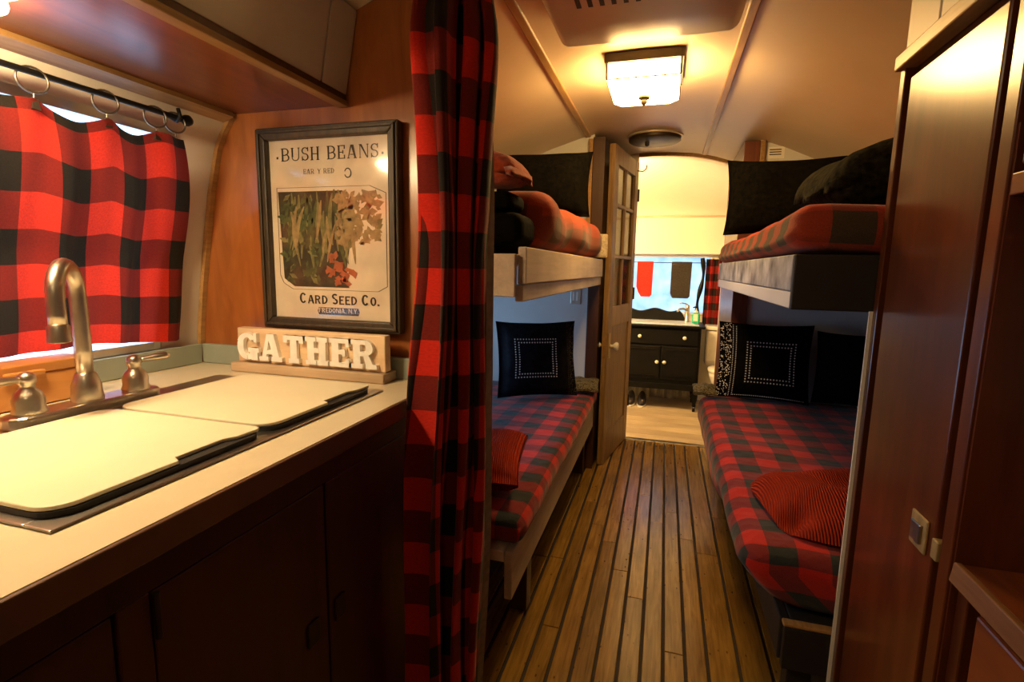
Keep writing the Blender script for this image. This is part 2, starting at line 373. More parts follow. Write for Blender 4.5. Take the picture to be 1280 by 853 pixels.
def rbox(x0, x1, y0, y1, z0, z1, r, n=(8, 16, 4), fn=None):
    """rounded soft box with metre UVs; fn(p)->p displaces"""
    mb = MB(); c = Vector(((x0 + x1) / 2, (y0 + y1) / 2, (z0 + z1) / 2)); h = Vector(((x1 - x0) / 2, (y1 - y0) / 2, (z1 - z0) / 2))
    def rnd(p):
        q = Vector([max(-h[i] + r, min(h[i] - r, p[i])) for i in range(3)]); d = p - q
        if d.length > 1e-9: d = d.normalized() * r
        q = q + d + c
        return fn(q) if fn else q
    def coords(k):   # denser near the ends
        out = []
        a = [h[k] * (2 * i / n[k] - 1) for i in range(n[k] + 1)]
        for t in (0.35, 0.7): a += [-h[k] + r * t, h[k] - r * t]
        return sorted(a)
    cs = [coords(0), coords(1), coords(2)]
    for ax in range(3):
        u, v = [i for i in range(3) if i != ax]
        for sg in (-1, 1):
            A = cs[u]; Bv = cs[v]; vs = []; uv = []
            for b in Bv:
                for a in A:
                    p = Vector((0, 0, 0)); p[ax] = sg * h[ax]; p[u] = a; p[v] = b
                    vs.append(rnd(p))
                    P = p + c
                    if ax == 2: uv.append((P.x, P.y))
                    elif ax == 0: uv.append(((x0 - (z1 - P.z)) if sg < 0 else (x1 + (z1 - P.z)), P.y))
                    else: uv.append((P.x, (y0 - (z1 - P.z)) if sg < 0 else (y1 + (z1 - P.z))))
            fs = []; us = []
            for j in range(len(Bv) - 1):
                for i in range(len(A) - 1):
                    q = [j * len(A) + i, j * len(A) + i + 1, (j + 1) * len(A) + i + 1, (j + 1) * len(A) + i]
                    if (sg > 0) == (ax == 1): q.reverse()
                    fs.append(tuple(q)); us.append([uv[k] for k in q])
            mb.add(vs, fs, us)
    return mb
def nz3(p, s, seed=0): return noise.noise(Vector((p[0] * s + seed, p[1] * s + seed * 1.7, p[2] * s)))

# ------------------------------------------------------------------ the shell of the trailer
XC = -0.12
PROF = [(0, 1.970), (.12, 1.967), (.24, 1.957), (.36, 1.936), (.46, 1.905), (.56, 1.874), (.68, 1.829), (.80, 1.775), (.90, 1.722), (.99, 1.668),
        (1.06, 1.607), (1.115, 1.535), (1.153, 1.40), (1.180, 1.265), (1.206, 1.124), (1.225, 1.0), (1.235, .85), (1.24, .6), (1.235, .3), (1.22, 0.0)]
def wall_dx(z):
    for (a, za), (b, zb) in zip(PROF, PROF[1:]):
        if zb <= z <= za: return a + (b - a) * (za - z) / (za - zb + 1e-9)
    return 1.22
def ceil_z(x):
    d = abs(x - XC)
    for (a, za), (b, zb) in zip(PROF, PROF[1:]):
        if a <= d <= b and b > a: return za + (zb - za) * (d - a) / (b - a)
    return 1.0
YB, YE = -1.7, 5.0
def shell_wall(name, sgn, holes, label):
    zs = [0, .15, .3, .45, .6, .62, .72, .85, .97, 1.0, 1.05, 1.124, 1.2, 1.265, 1.33, 1.40, 1.47, 1.535, 1.607]
    ys = sorted(set([YB, 0, 1.22, 2.6, 3.6, YE] + [h for q in holes for h in q[:2]]))
    zs = sorted(set(zs + [h for q in holes for h in q[2:]]))
    mb = MB(); vs = [(XC + sgn * wall_dx(z), y, z) for y in ys for z in zs]; fs = []
    for j in range(len(ys) - 1):
        for i in range(len(zs) - 1):
            ym = (ys[j] + ys[j + 1]) / 2; zm = (zs[i] + zs[i + 1]) / 2
            if any(q[0] < ym < q[1] and q[2] < zm < q[3] for q in holes): continue
            fs.append((j * len(zs) + i, j * len(zs) + i + 1, (j + 1) * len(zs) + i + 1, (j + 1) * len(zs) + i))
    mb.add(vs, fs)
    return struct(name, mb, 'wall', label, smooth=True, solid=0.012)
KW = (0.28, 1.08, 0.960, 1.532)      # kitchen window in the left wall
BW = (1.50, 2.72, 0.60, 1.06)        # bunk window in the left wall
wl = shell_wall('wall_left', -1, [KW, BW], 'cream curved trailer wall behind sink and checked window curtain')
wr = shell_wall('wall_right', 1, [], 'curved trailer wall behind the bunks and the tall wardrobe')
cl = MB(); prs = [(-d, z) for d, z in reversed(PROF[:11])] + [(d, z) for d, z in PROF[1:11]]
vs = [(XC + d, y, z) for y in (YB, 0, 1.5, 3.0, YE) for d, z in prs]
n = len(prs); fs = [(j * n + i, j * n + i + 1, (j + 1) * n + i + 1, (j + 1) * n + i) for j in range(4) for i in range(n - 1)]
cl.add(vs, fs)
ceil = struct('ceiling', cl, 'ceiling', 'cream arched trailer ceiling with two wooden battens', smooth=True, solid=0.012)
for bx in (-0.455, 0.195):
    zc = [ceil_z(bx - .014), ceil_z(bx + .014)]
    q = MB().hexa([(bx - .014, YB + .01, zc[0] - .014), (bx + .014, YB + .01, zc[1] - .014), (bx + .014, 3.62, zc[1] - .014), (bx - .014, 3.62, zc[0] - .014),
                   (bx - .014, YB + .01, zc[0]), (bx + .014, YB + .01, zc[1]), (bx + .014, 3.62, zc[1]), (bx - .014, 3.62, zc[0])])
    part(ceil, 'batten', q, 'trimgold', bevel=.004)
# floor: dark subfloor with single planks on it
fl = struct('floor', B(-1.36, 1.12, YB, 3.64, -0.04, -0.006), 'gap', 'varnished pine plank floor running down the aisle')
fl['label'] = 'brown varnished pine plank floor with dark joints down the aisle'
pw = 0.066; gp = 0.010; x = -0.93; k = 0
cache = {}
while x < 0.80:
    wd = pw if x < 0.16 else 0.092
    random.seed(100 + k); cuts = [YB + .01]; y = YB + random.uniform(.4, 1.3)
    while y < 3.3: cuts.append(y); y += random.uniform(.9, 1.7)
    cuts.append(3.615)
    for a, b in zip(cuts, cuts[1:]):
        o = part(fl, 'plank', B(x + gp / 2, x + wd - gp / 2, a + .0012, b - .0012, -.006, .006 + random.uniform(-.0008, .0008)), 'plank', bevel=.0015, seg=1)
    x += wd; k += 1
bf = struct('floor_bath', B(-1.36, 1.12, 3.64, YE, -0.04, -0.004), 'gap', 'pale plank floor of the washroom beyond the doorway')
y = 3.665
while y < 4.98:
    part(bf, 'plank', B(-1.33, 1.09, y + .001, min(y + .118, 4.99) - .001, -.004, .004), 'bathplank', bevel=.001, seg=1); y += .118
single('threshold_strip', B(-.335, .353, 3.617, 3.663, -.004, .010), 'steel', 'worn metal threshold strip across the washroom doorway floor', 'threshold', bevel=.003)

def profile_wall(name, y0, y1, x0, x1, mat, label, z0=0.0, **kw):
    """cross wall that fills the shell between x0 and x1"""
    xs = [x0 + (x1 - x0) * i / 24 for i in range(25)]
    def lim(x): return ceil_z(x) if abs(x - XC) < 1.06 else None
    lo = max(x0, XC - 1.232); hi = min(x1, XC + 1.232); poly = []
    top = []
    for i in range(41):
        x = lo + (hi - lo) * i / 40; d = abs(x - XC)
        zt = ceil_z(x) if d <= 1.06 else None
        if zt is None:
            zt = 0
            for zz in [1.6 - .01 * q for q in range(0, 160)]:
                if wall_dx(zz) >= d: zt = zz; break
        top.append((x, zt - .004))
    poly = [(lo, z0)] + [p for p in [(hi, z0)]] + list(reversed(top))
    mb = MB().prism(poly, lambda a, b: (a, y0, b), lambda a, b: (a, y1, b))
    return struct(name, mb, mat, label, **kw)

# cross wall with the picture, end wall behind the camera, closet walls, washroom wall
profile_wall('wall_partition', 1.220, 1.245, -1.36, -.56, 'veneer', 'orange wood veneer cross wall carrying the framed print')
# curved pale trim where the veneer wall meets the left wall
tr = MB(); pts = [(XC - wall_dx(z) + .008, z) for z in [0.955 + i * .04 for i in range(17)]]
for (a, za), (b, zb) in zip(pts, pts[1:]):
    tr.hexa([(a, 1.203, za), (a + .013, 1.203, za), (a + .013, 1.219, za), (a, 1.219, za), (b, 1.203, zb), (b + .013, 1.203, zb), (b + .013, 1.219, zb), (b, 1.219, zb)])
struct('trim_1', tr, 'trimgold', 'curved honey wood trim in corner of veneer wall and window wall', weld=True)
profile_wall('wall_rear', YB - .02, YB, -1.36, 1.12, 'veneer', 'wood end wall of the trailer behind the kitchen')
wel = profile_wall('wall_closet_left', 3.0, 3.02, -1.36, -.42, 'bunkwall', 'pale wall at the far end of the left bunks')
wer = profile_wall('wall_closet_right', 3.0, 3.02, .43, 1.12, 'bunkwall', 'pale wall at the far end of the right bunks')
profile_wall('wall_washroom_left', 3.64, 3.66, -1.36, -.21, 'bathwall', 'washroom front wall left of the doorway')
profile_wall('wall_washroom_right', 3.64, 3.66, .353, 1.12, 'bathwall', 'washroom front wall right of the doorway')
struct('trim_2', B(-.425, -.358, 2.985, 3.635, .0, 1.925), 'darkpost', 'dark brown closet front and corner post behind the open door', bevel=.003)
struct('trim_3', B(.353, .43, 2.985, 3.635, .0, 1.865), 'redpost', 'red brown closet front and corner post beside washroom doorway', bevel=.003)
for (a, b, za, zb, nm, lb) in ((-.447, -.425, 1.3, 1.915, 'trim_4', 'honey wood edge strip above the left black pillow'), (.43, .452, 1.3, 1.862, 'trim_5', 'honey wood edge strip above the right black pillow')):
    struct(nm, B(a, b, 2.975, 2.999, za, zb), 'trimgold', lb, bevel=.002)

ar_ = MB(); xs_ = [-.21 + .563 * i / 12 for i in range(13)]
for a, b in zip(xs_, xs_[1:]):
    za, zb = ceil_z(a) - .006, ceil_z(b) - .006
    ar_.hexa([(a, 3.632, za - .022), (b, 3.632, zb - .022), (b, 3.662, zb - .022), (a, 3.662, za - .022), (a, 3.632, za), (b, 3.632, zb), (b, 3.662, zb), (a, 3.662, za)])
struct('trim_6', ar_, 'trimgold', 'thin arched wood strip over the washroom doorway', weld=True)
# washroom end wall: panels around a wide window
WX0, WX1, WZ0, WZ1 = -.62, .40, .80, 1.335
wb = MB()
wb.box(-1.35, WX0, 5.0, 5.03, 0, 1.36).box(WX1, 1.11, 5.0, 5.03, 0, 1.36).box(WX0, WX1, 5.0, 5.03, 0, WZ0)
wback = struct('wall_back', wb, 'bathwall', 'cream panelled end wall of the washroom around its window')
part(wback, 'panel', B(-1.08, .84, 4.985, 5.03, 1.36, 1.677), 'bathwall', bevel=.004)
def cap(u, v):
    x = -1.06 + 1.88 * u; tq = v * PI / 2
    return (x, 3.672 + 1.315 * math.cos(tq), 1.683 + (max(ceil_z(x), 1.69) - .016 - 1.683) * math.sin(tq))
part(wback, 'panel', MB().grid(cap, 40, 16), 'bathwall', smooth=True, solid=.006)
part(wback, 'batten', B(-1.06, .82, 4.976, 4.9845, 1.672, 1.690), 'signwood', bevel=.003)
part(wback, 'ledge', B(-1.05, .80, 4.90, 5.0, 1.345, 1.36), 'bathwall', bevel=.003)

def portal(loc, rot, sx, sy):
    ld = bpy.data.lights.new('window_portal', 'AREA'); ld.shape = 'RECTANGLE'; ld.size = sx; ld.size_y = sy
    ld.cycles.is_portal = True
    o = bpy.data.objects.new('window_portal', ld); COL.objects.link(o); o.location = loc; o.rotation_euler = rot
portal(((WX0 + WX1) / 2, 5.04, (WZ0 + WZ1) / 2), (-PI / 2, 0, 0), WX1 - WX0, WZ1 - WZ0)
portal((-1.40, (KW[0] + KW[1]) / 2, (KW[2] + KW[3]) / 2), (0, -PI / 2, 0), KW[3] - KW[2] + .06, KW[1] - KW[0] + .04)
portal((-1.40, (BW[0] + BW[1]) / 2, (BW[2] + BW[3]) / 2), (0, -PI / 2, 0), BW[3] - BW[2] + .06, BW[1] - BW[0] + .04)

def shell_window(name, q, label):
    y0, y1, z0, z1 = q; xm = lambda z: XC - wall_dx(z)
    t = thing(name, label, None, (xm(z0), (y0 + y1) / 2, z0), kind='structure')
    f = MB(); zz = [z0 + (z1 - z0) * i / 6 for i in range(7)]
    def seg(ya, yb, za, zb):
        a, b = xm(za), xm(zb)
        f.hexa([(a - .012, ya, za), (a + .012, ya, za), (a + .012, yb, za), (a - .012, yb, za), (b - .012, ya, zb), (b + .012, ya, zb), (b + .012, yb, zb), (b - .012, yb, zb)])
    for i in range(6):
        seg(y0, y0 + .02, zz[i], zz[i + 1]); seg(y1 - .02, y1, zz[i], zz[i + 1])
    seg(y0 + .02, y1 - .02, z0, z0 + .02); seg(y0 + .02, y1 - .02, z1 - .02, z1)
    part(t, 'window_frame', f, 'steel')
    p = MB().grid(lambda u, v: (xm(z0 + .02 + v * (z1 - z0 - .04)) - .004, y0 + .02 + u * (y1 - y0 - .04), z0 + .02 + v * (z1 - z0 - .04)), 1, 6)
    part(t, 'pane', p, 'glass', smooth=True)
    return t
shell_window('window_1', KW, 'kitchen window behind the red checked curtain')
shell_window('window_2', BW, 'small window beside the lower left bunk')
t = thing('window_3', 'bright frosted washroom window behind the hanging cloths', None, ((WX0 + WX1) / 2, 5.0, WZ0), kind='structure')
f = MB(); f.box(WX0, WX1, 4.985, 5.02, WZ0, WZ0 + .018).box(WX0, WX1, 4.985, 5.02, WZ1 - .014, WZ1 + .012).box(WX0, WX0 + .018, 4.985, 5.02, WZ0 + .018, WZ1 - .014).box(WX1 - .018, WX1, 4.985, 5.02, WZ0 + .018, WZ1 - .014)
part(t, 'window_frame', f, 'white'); part(t, 'pane', B(WX0 + .018, WX1 - .018, 5.004, 5.008, WZ0 + .018, WZ1 - .014), 'frost')

# ------------------------------------------------------------------ slab lettering (own outlines, unit height)
def _r(x0, y0, x1, y1): return [(x0, y0), (x1, y0), (x1, y1), (x0, y1)]
def _ring(cx, cy, rx, ry, a0, a1, tx, ty, n=14):
    o = []; i = []
    for k in range(n + 1):
        a = math.radians(a0 + (a1 - a0) * k / n)
        o.append((cx + rx * math.cos(a), cy + ry * math.sin(a))); i.append((cx + (rx - tx) * math.cos(a), cy + (ry - ty) * math.sin(a)))
    return [[o[k], o[k + 1], i[k + 1], i[k]] for k in range(n)]
def glyph(ch, s=.2, t=.12, sf=.07, sh=.12):
    """s stem, t thin stroke, sf serif overhang, sh serif height -> (polygons, width)"""
    P = []
    def stem(x, y0=0, y1=1, b=True, u=True):
        P.append(_r(x, y0, x + s, y1))
        if b and sf: P.append(_r(x - sf, y0, x + s + sf, y0 + sh))
        if u and sf: P.append(_r(x - sf, y1 - sh, x + s + sf, y1))
    c = ch
    if c in '.,': P.append(_r(0, 0, s, s * .8)); return P, s
    if c == ' ': return P, .35
    if c == 'H': stem(sf); stem(.8 - s - sf); P.append(_r(sf + s, .44, .8 - s - sf, .44 + t)); w = .8
    elif c == 'I': stem(sf); w = s + 2 * sf
    elif c == 'T':
        w = .74; stem(w / 2 - s / 2, u=False); P.append(_r(0, 1 - max(t, sh), w, 1))
        if sf: P.append(_r(0, .74, t, 1)); P.append(_r(w - t, .74, w, 1))
    elif c in 'EF':
        w = .68; stem(sf); P.append(_r(sf + s, 1 - t, w, 1)); P.append(_r(sf + s, .45, w - .16, .45 + t))
        if sf: P.append(_r(w - .11, .72, w, 1)); P.append(_r(w - .24, .38, w - .14, .64))
        if c == 'E':
            P.append(_r(sf + s, 0, w, t))
            if sf: P.append(_r(w - .11, 0, w, .29))
    elif c == 'A':
        w = .86; x = w / 2
        P.append([(sf, 0), (sf + t, 0), (x - .01, 1), (x - .13, 1)]); P.append([(w - sf - s, 0), (w - sf, 0), (x + .14, 1), (x - .10, 1)])
        P.append(_r(.27, .26, .6, .26 + t * .9))
        if sf: P.append(_r(0, 0, 2 * sf + t + .04, sh)); P.append(_r(w - 2 * sf - s - .02, 0, w, sh))
    elif c == 'N':
        w = .84; P.append(_r(sf, 0, sf + t, 1)); P.append(_r(w - sf - t, 0, w - sf, 1)); P.append([(sf, 1), (sf + s + .03, 1), (w - sf, 0), (w - sf - s * .7, 0)])
        if sf: P.append(_r(0, 0, 2 * sf + t, sh)); P.append(_r(0, 1 - sh, 2 * sf + t, 1)); P.append(_r(w - 2 * sf - t, 1 - sh, w, 1))
    elif c in 'RBPD':
        stem(sf); x = sf + s; w = .76
        if c == 'D': P += _ring(x, .5, w - x, .5, -90, 90, s, t)
        else:
            P.append(_r(x, 1 - t, x + .16, 1)); P.append(_r(x, .44, x + .16, .44 + t)); P += _ring(x + .16, .72, w - x - .18, .28, -90, 90, s * .95, t)
            if c == 'R': P.append([(x + .10, .46), (x + .30, .46), (w + .04, 0), (w - s, 0)]); P.append(_r(w - s - .03, 0, w + .1, sh)); w += .08
            if c == 'B': P.append(_r(x, 0, x + .18, t)); P += _ring(x + .18, .28, w - x - .16, .28, -90, 90, s * .95, t)
    elif c in 'COG':
        w = .78; P += _ring(w / 2, .5, w / 2, .5, 0 if c == 'O' else 38, 360 if c == 'O' else 322, s, t, 22)
        if c != 'O' and sf: P.append(_r(w - .13, .66, w - .02, 1))
        if c == 'G': P.append(_r(w - s, 0, w, .45)); P.append(_r(w - s - sf - .04, .45 - sh, w + sf * .8, .45))
        if c == 'C' and sf: P.append(_r(w - .1, .08, w, .3))
    elif c == 'U':
        w = .82; P.append(_r(sf, .3, sf + s, 1)); P.append(_r(w - sf - t, .3, w - sf, 1)); P += _ring(w / 2, .3, w / 2 - sf, .3, 180, 360, t * 1.1, t)
        if sf: P.append(_r(0, 1 - sh, 2 * sf + s, 1)); P.append(_r(w - 2 * sf - t, 1 - sh, w, 1))
    elif c == 'S':
        w = .64; P += _ring(w / 2, .74, w / 2, .26, 30, 270, s * .85, t); P += _ring(w / 2, .27, w / 2, .27, -150, 90, s * .85, t)
        if sf: P.append(_r(w - .11, .68, w - .02, 1)); P.append(_r(.02, 0, .11, .32))
    elif c == 'Y':
        w = .8; P.append(_r(w / 2 - s / 2, 0, w / 2 + s / 2, .5)); P.append([(0, 1), (s + .04, 1), (w / 2 + s / 2, .45), (w / 2 - s / 2, .45)]); P.append([(w - t - .02, 1), (w, 1), (w / 2 + s / 2, .45), (w / 2 - t / 2, .45)])
        if sf: P.append(_r(w / 2 - s / 2 - sf, 0, w / 2 + s / 2 + sf, sh))
    else: w = .5
    return P, w
def word(text, height, gap=.14, small=None, **kw):
    """polygons of a line of text centred on 0; small: relative height of letters after each word's first"""
    out = []; x = 0; first = True
    for ch in text:
        k = height * (small if (small and not first and ch not in '.,') else 1.0)
        P, wd = glyph(ch, **kw)
        out.append([[(x + a * k, b * k) for a, b in poly] for poly in P])
        x += (wd + gap) * k; first = (ch == ' ')
    w_ = x - gap * height
    return [[[(a - w_ / 2, b) for a, b in p] for p in g] for g in out], w_

# ------------------------------------------------------------------ kitchen: overhead cabinet
OZ = 1.607
oc = thing('overhead_cabinet', 'long overhead kitchen cabinet with red brown underside and taupe doors', 'cabinet', (-1.0, .0, OZ))
b = MB(); b.box(-1.165, -.822, -1.2, 1.218, OZ, OZ + .012)
part(oc, 'bottom_panel', b, 'mahog_y')
part(oc, 'back_rail', MB().hexa([(-1.197, -1.2, 1.580), (-1.155, -1.2, 1.594), (-1.155, 1.2, 1.594), (-1.197, 1.2, 1.580), (-1.190, -1.2, 1.600), (-1.160, -1.2, 1.6065), (-1.160, 1.2, 1.6065), (-1.190, 1.2, 1.600)]), 'trimgold')
part(oc, 'front_rail', B(-.836, -.806, -1.2, 1.218, OZ - .006, OZ + .008), 'trimgold', bevel=.002)
part(oc, 'dark_rail', B(-.834, -.814, -1.2, 1.218, OZ + .0085, OZ + .030), 'darkpost')  # dark band between front rail and doors
for (ya, yb) in ((-1.2, -.1), (-.095, .52), (.525, 1.115), (1.12, 1.217)):
    part(oc, 'door' if yb < 1.2 else 'end_stile', MB().hexa([(-.830, ya, OZ + .031), (-.812, ya, OZ + .024), (-.812, yb, OZ + .024), (-.830, yb, OZ + .031), (-.792, ya, 1.822), (-.774, ya, 1.826), (-.774, yb, 1.826), (-.792, yb, 1.822)]), 'plastic', bevel=.002)
# lamp under the cabinet
kl = thing('under_cabinet_lamp', 'warm glowing lamp fixed under the overhead kitchen cabinet', 'lamp', (-1.0, .50, OZ - .04))
part(kl, 'housing', B(-1.08, -.975, .29, .606, OZ - .014, OZ - .001), 'white', bevel=.004)
part(kl, 'diffuser', rbox(-1.072, -.982, .30, .600, OZ - .040, OZ - .013, .014, (2, 4, 2)), 'kitchenglow', smooth=True, weld=True)

# ------------------------------------------------------------------ kitchen: base cabinet, worktop
kc = thing('kitchen_base_cabinet', 'dark brown kitchen base cabinet under the cream worktop', 'cabinet', (-.9, .0, 0))
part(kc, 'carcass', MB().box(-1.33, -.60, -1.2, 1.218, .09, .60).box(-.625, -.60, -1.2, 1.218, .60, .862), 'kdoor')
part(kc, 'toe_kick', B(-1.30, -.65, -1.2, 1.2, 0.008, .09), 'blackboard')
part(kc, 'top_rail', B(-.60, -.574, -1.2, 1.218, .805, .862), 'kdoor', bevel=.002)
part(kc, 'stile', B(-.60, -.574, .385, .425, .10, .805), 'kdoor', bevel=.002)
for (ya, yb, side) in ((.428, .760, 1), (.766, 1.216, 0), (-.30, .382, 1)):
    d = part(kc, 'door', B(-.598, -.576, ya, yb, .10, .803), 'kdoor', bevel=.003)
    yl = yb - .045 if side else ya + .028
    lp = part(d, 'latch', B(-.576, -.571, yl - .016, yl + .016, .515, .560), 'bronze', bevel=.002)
    hz = yl + (-.30 if side else .38)
    if side: part(d, 'hinge', MB().lathe([(.004, 0), (.004, .06)], (-.573, ya + .004, .74)), 'bronze')
wt = thing('kitchen_worktop', 'cream laminate worktop with brown front lip and sage backsplash', 'worktop', (-.95, 0, .862))
SX0, SX1, SY0, SY1 = -1.035, -.655, .395, 1.04   # sink cut-out
wm = MB().box(-1.335, SX0, -1.2, 1.218, .865, .90).box(SX1, -.552, -1.2, 1.218, .865, .90).box(SX0, SX1, -1.2, SY0, .865, .90).box(SX0, SX1, SY1, 1.218, .865, .90)
part(wt, 'slab', wm, 'counter')
part(wt, 'front_lip', B(-.552, -.545, -1.2, 1.218, .860, .8995), 'lip', bevel=.002)
part(wt, 'backsplash', MB().hexa([(-1.338, -1.2, .901), (-1.322, -1.2, .901), (-1.322, 1.20, .901), (-1.338, 1.20, .901), (-1.332, -1.2, .958), (-1.318, -1.2, .958), (-1.318, 1.20, .958), (-1.332, 1.20, .958)]), 'splash', bevel=.002)
part(wt, 'backsplash', B(-1.322, -.56, 1.202, 1.218, .901, .958), 'splash', bevel=.002)

# sink with two covers
sk = thing('kitchen_sink', 'double steel kitchen sink let into the cream worktop', 'sink', (-.9, .72, .72))
rim = MB()
RX0, RX1, RY0, RY1 = -1.125, -.632, .365, 1.07
rim.box(RX0, SX0 + .02, RY0, RY1, .9005, .9045).box(SX1 - .02, RX1, RY0, RY1, .9005, .9045).box(SX0 + .02, SX1 - .02, RY0, SY0 + .01, .9005, .9045)
rim.box(SX0 + .02, SX1 - .02, SY1 - .02, RY1, .9005, .9045).box(SX0 + .02, SX1 - .02, .695, .725, .9005, .9045)
part(sk, 'rim', rim, 'steel', bevel=.002)
for (ya, yb) in ((SY0 + .01, .695), (.725, SY1 - .02)):
    bs = MB(); x0, x1, z0, z1 = SX0 + .02, SX1 - .02, .74, .9005; q = .006
    bs.box(x0, x1, ya, yb, z0 - q, z0).box(x0 - q, x0, ya, yb, z0, z1).box(x1, x1 + q, ya, yb, z0, z1).box(x0, x1, ya - q, ya, z0, z1).box(x0, x1, yb, yb + q, z0, z1)
    part(sk, 'basin', bs, 'steel')
def cover(ya, yb, label):
    x0, x1 = -1.018, -.652; r = .035
    def arc(cx, cy, a0, a1): return [(cx + r * math.cos(math.radians(a0 + (a1 - a0) * i / 6)), cy + r * math.sin(math.radians(a0 + (a1 - a0) * i / 6))) for i in range(7)]
    P = arc(x1 - r, ya + r, -90, 0)
    n0 = ya + (yb - ya) * .50; n1 = ya + (yb - ya) * .78
    P += [(x1, n0), (x1 - .016, n0 + .008), (x1 - .017, n1), (x1 - .006, n1 + .02), (x1 - .004, yb - .01), (x1 - .01, yb)]
    P += arc(x0 + r, yb - r, 90, 180) + arc(x0 + r, ya + r, 180, 270)
    t = thing('sink_cover', label, 'sink cover', ((x0 + x1) / 2, (ya + yb) / 2, .9047))
    part(t, 'board', MB().prism(P, lambda a, b: (a, b, .9125), lambda a, b: (a, b, .9185)), 'lid', bevel=.0015)
    Q = arc(x1 - r, ya + r, -90, 0) + arc(x1 - r, yb - r, 0, 90) + arc(x0 + r, yb - r, 90, 180) + arc(x0 + r, ya + r, 180, 270)
    part(t, 'gap_shade', MB().prism([(a + .003, b) for a, b in Q], lambda a, b: (a, b, .9047), lambda a, b: (a, b, .9123)), 'blackboard', label='black band painting the shaded gap')  # black band puts the shade of the gap under the cover
    return t
cover(.378, .706, 'cream sink cover board in front of the faucet, faint brown stain')
cover(.716, 1.052, 'cream sink cover board beside the white letter sign')

# faucet
fa = thing('kitchen_faucet', 'brushed nickel two handle faucet with tall arched spout', 'faucet', (-1.074, .71, .9045))
def stadium(x0, x1, y0, y1, k=8):
    r = (x1 - x0) / 2; cx = (x0 + x1) / 2; P = []
    for i in range(k + 1): a = PI * i / k; P.append((cx + r * math.cos(a), y1 - r + r * math.sin(a)))
    for i in range(k + 1): a = PI + PI * i / k; P.append((cx + r * math.cos(a), y0 + r + r * math.sin(a)))
    return P
part(fa, 'base_plate', MB().prism(stadium(-1.106, -1.042, .570, .850), lambda a, b: (a, b, .9045), lambda a, b: (a, b, .928)), 'nickel', bevel=.006, seg=3)
part(fa, 'spout_base', MB().lathe([(.026, 0), (.027, .006), (.025, .018), (.024, .032), (.020, .044), (.018, .052), (.015, .056)], (-1.074, .709, .927)), 'nickel', smooth=math.radians(50))
dv = Vector((.643, -.766, 0)); p0 = Vector((-1.074, .709, 0)); rr = .052
pts = [p0 + Vector((0, 0, z)) for z in (.98, 1.03, 1.08, 1.125)]
for i in range(1, 12): a = PI * i / 12; pts.append(p0 + dv * rr * (1 - math.cos(a)) + Vector((0, 0, 1.135 + rr * 1.05 * math.sin(a))))
pts += [p0 + dv * 2 * rr + Vector((0, 0, z)) for z in (1.13, 1.105, 1.085)]
sp = part(fa, 'spout', MB().tube(pts, [.0145] * 4 + [.0138] * 11 + [.0135] * 3, 16), 'nickel', smooth=True)
e = p0 + dv * 2 * rr
part(sp, 'aerator', MB().lathe([(.014, .03), (.016, .026), (.017, .008), (.018, 0), (.013, -.002)], (e.x, e.y, 1.058), n=20), 'nickel', smooth=math.radians(50))
for (yh, dl) in ((.612, (.15, -1.0)), (.806, (.45, .90))):
    hb = part(fa, 'handle', MB().lathe([(.025, 0), (.026, .005), (.023, .012), (.024, .026), (.019, .038), (.012, .045), (.011, .052), (.0135, .056), (.0135, .068), (.008, .073), (.002, .076)], (-1.074, yh, .927)), 'nickel', smooth=math.radians(50))
    d = Vector((dl[0], dl[1], .10)).normalized(); c = Vector((-1.074, yh, .989))
    part(hb, 'lever', MB().tube([c, c + d * .018, c + d * .036, c + d * .058, c + d * .066], [.005, .0055, .0075, .0085, .004], 12), 'nickel', smooth=True)

# wooden box behind the sink
bx = thing('wooden_box', 'low orange wood box with lid handle standing behind the faucet', 'box', (-1.27, .60, .9))
part(bx, 'body', B(-1.303, -1.222, .38, .815, .902, .968), 'boxwood', bevel=.003)
ld = part(bx, 'lid', B(-1.304, -1.219, .376, .819, .969, .990), 'boxwood', bevel=.003)
part(ld, 'handle', B(-1.2185, -1.208, .655, .725, .966, .978), 'boxwood', bevel=.003)

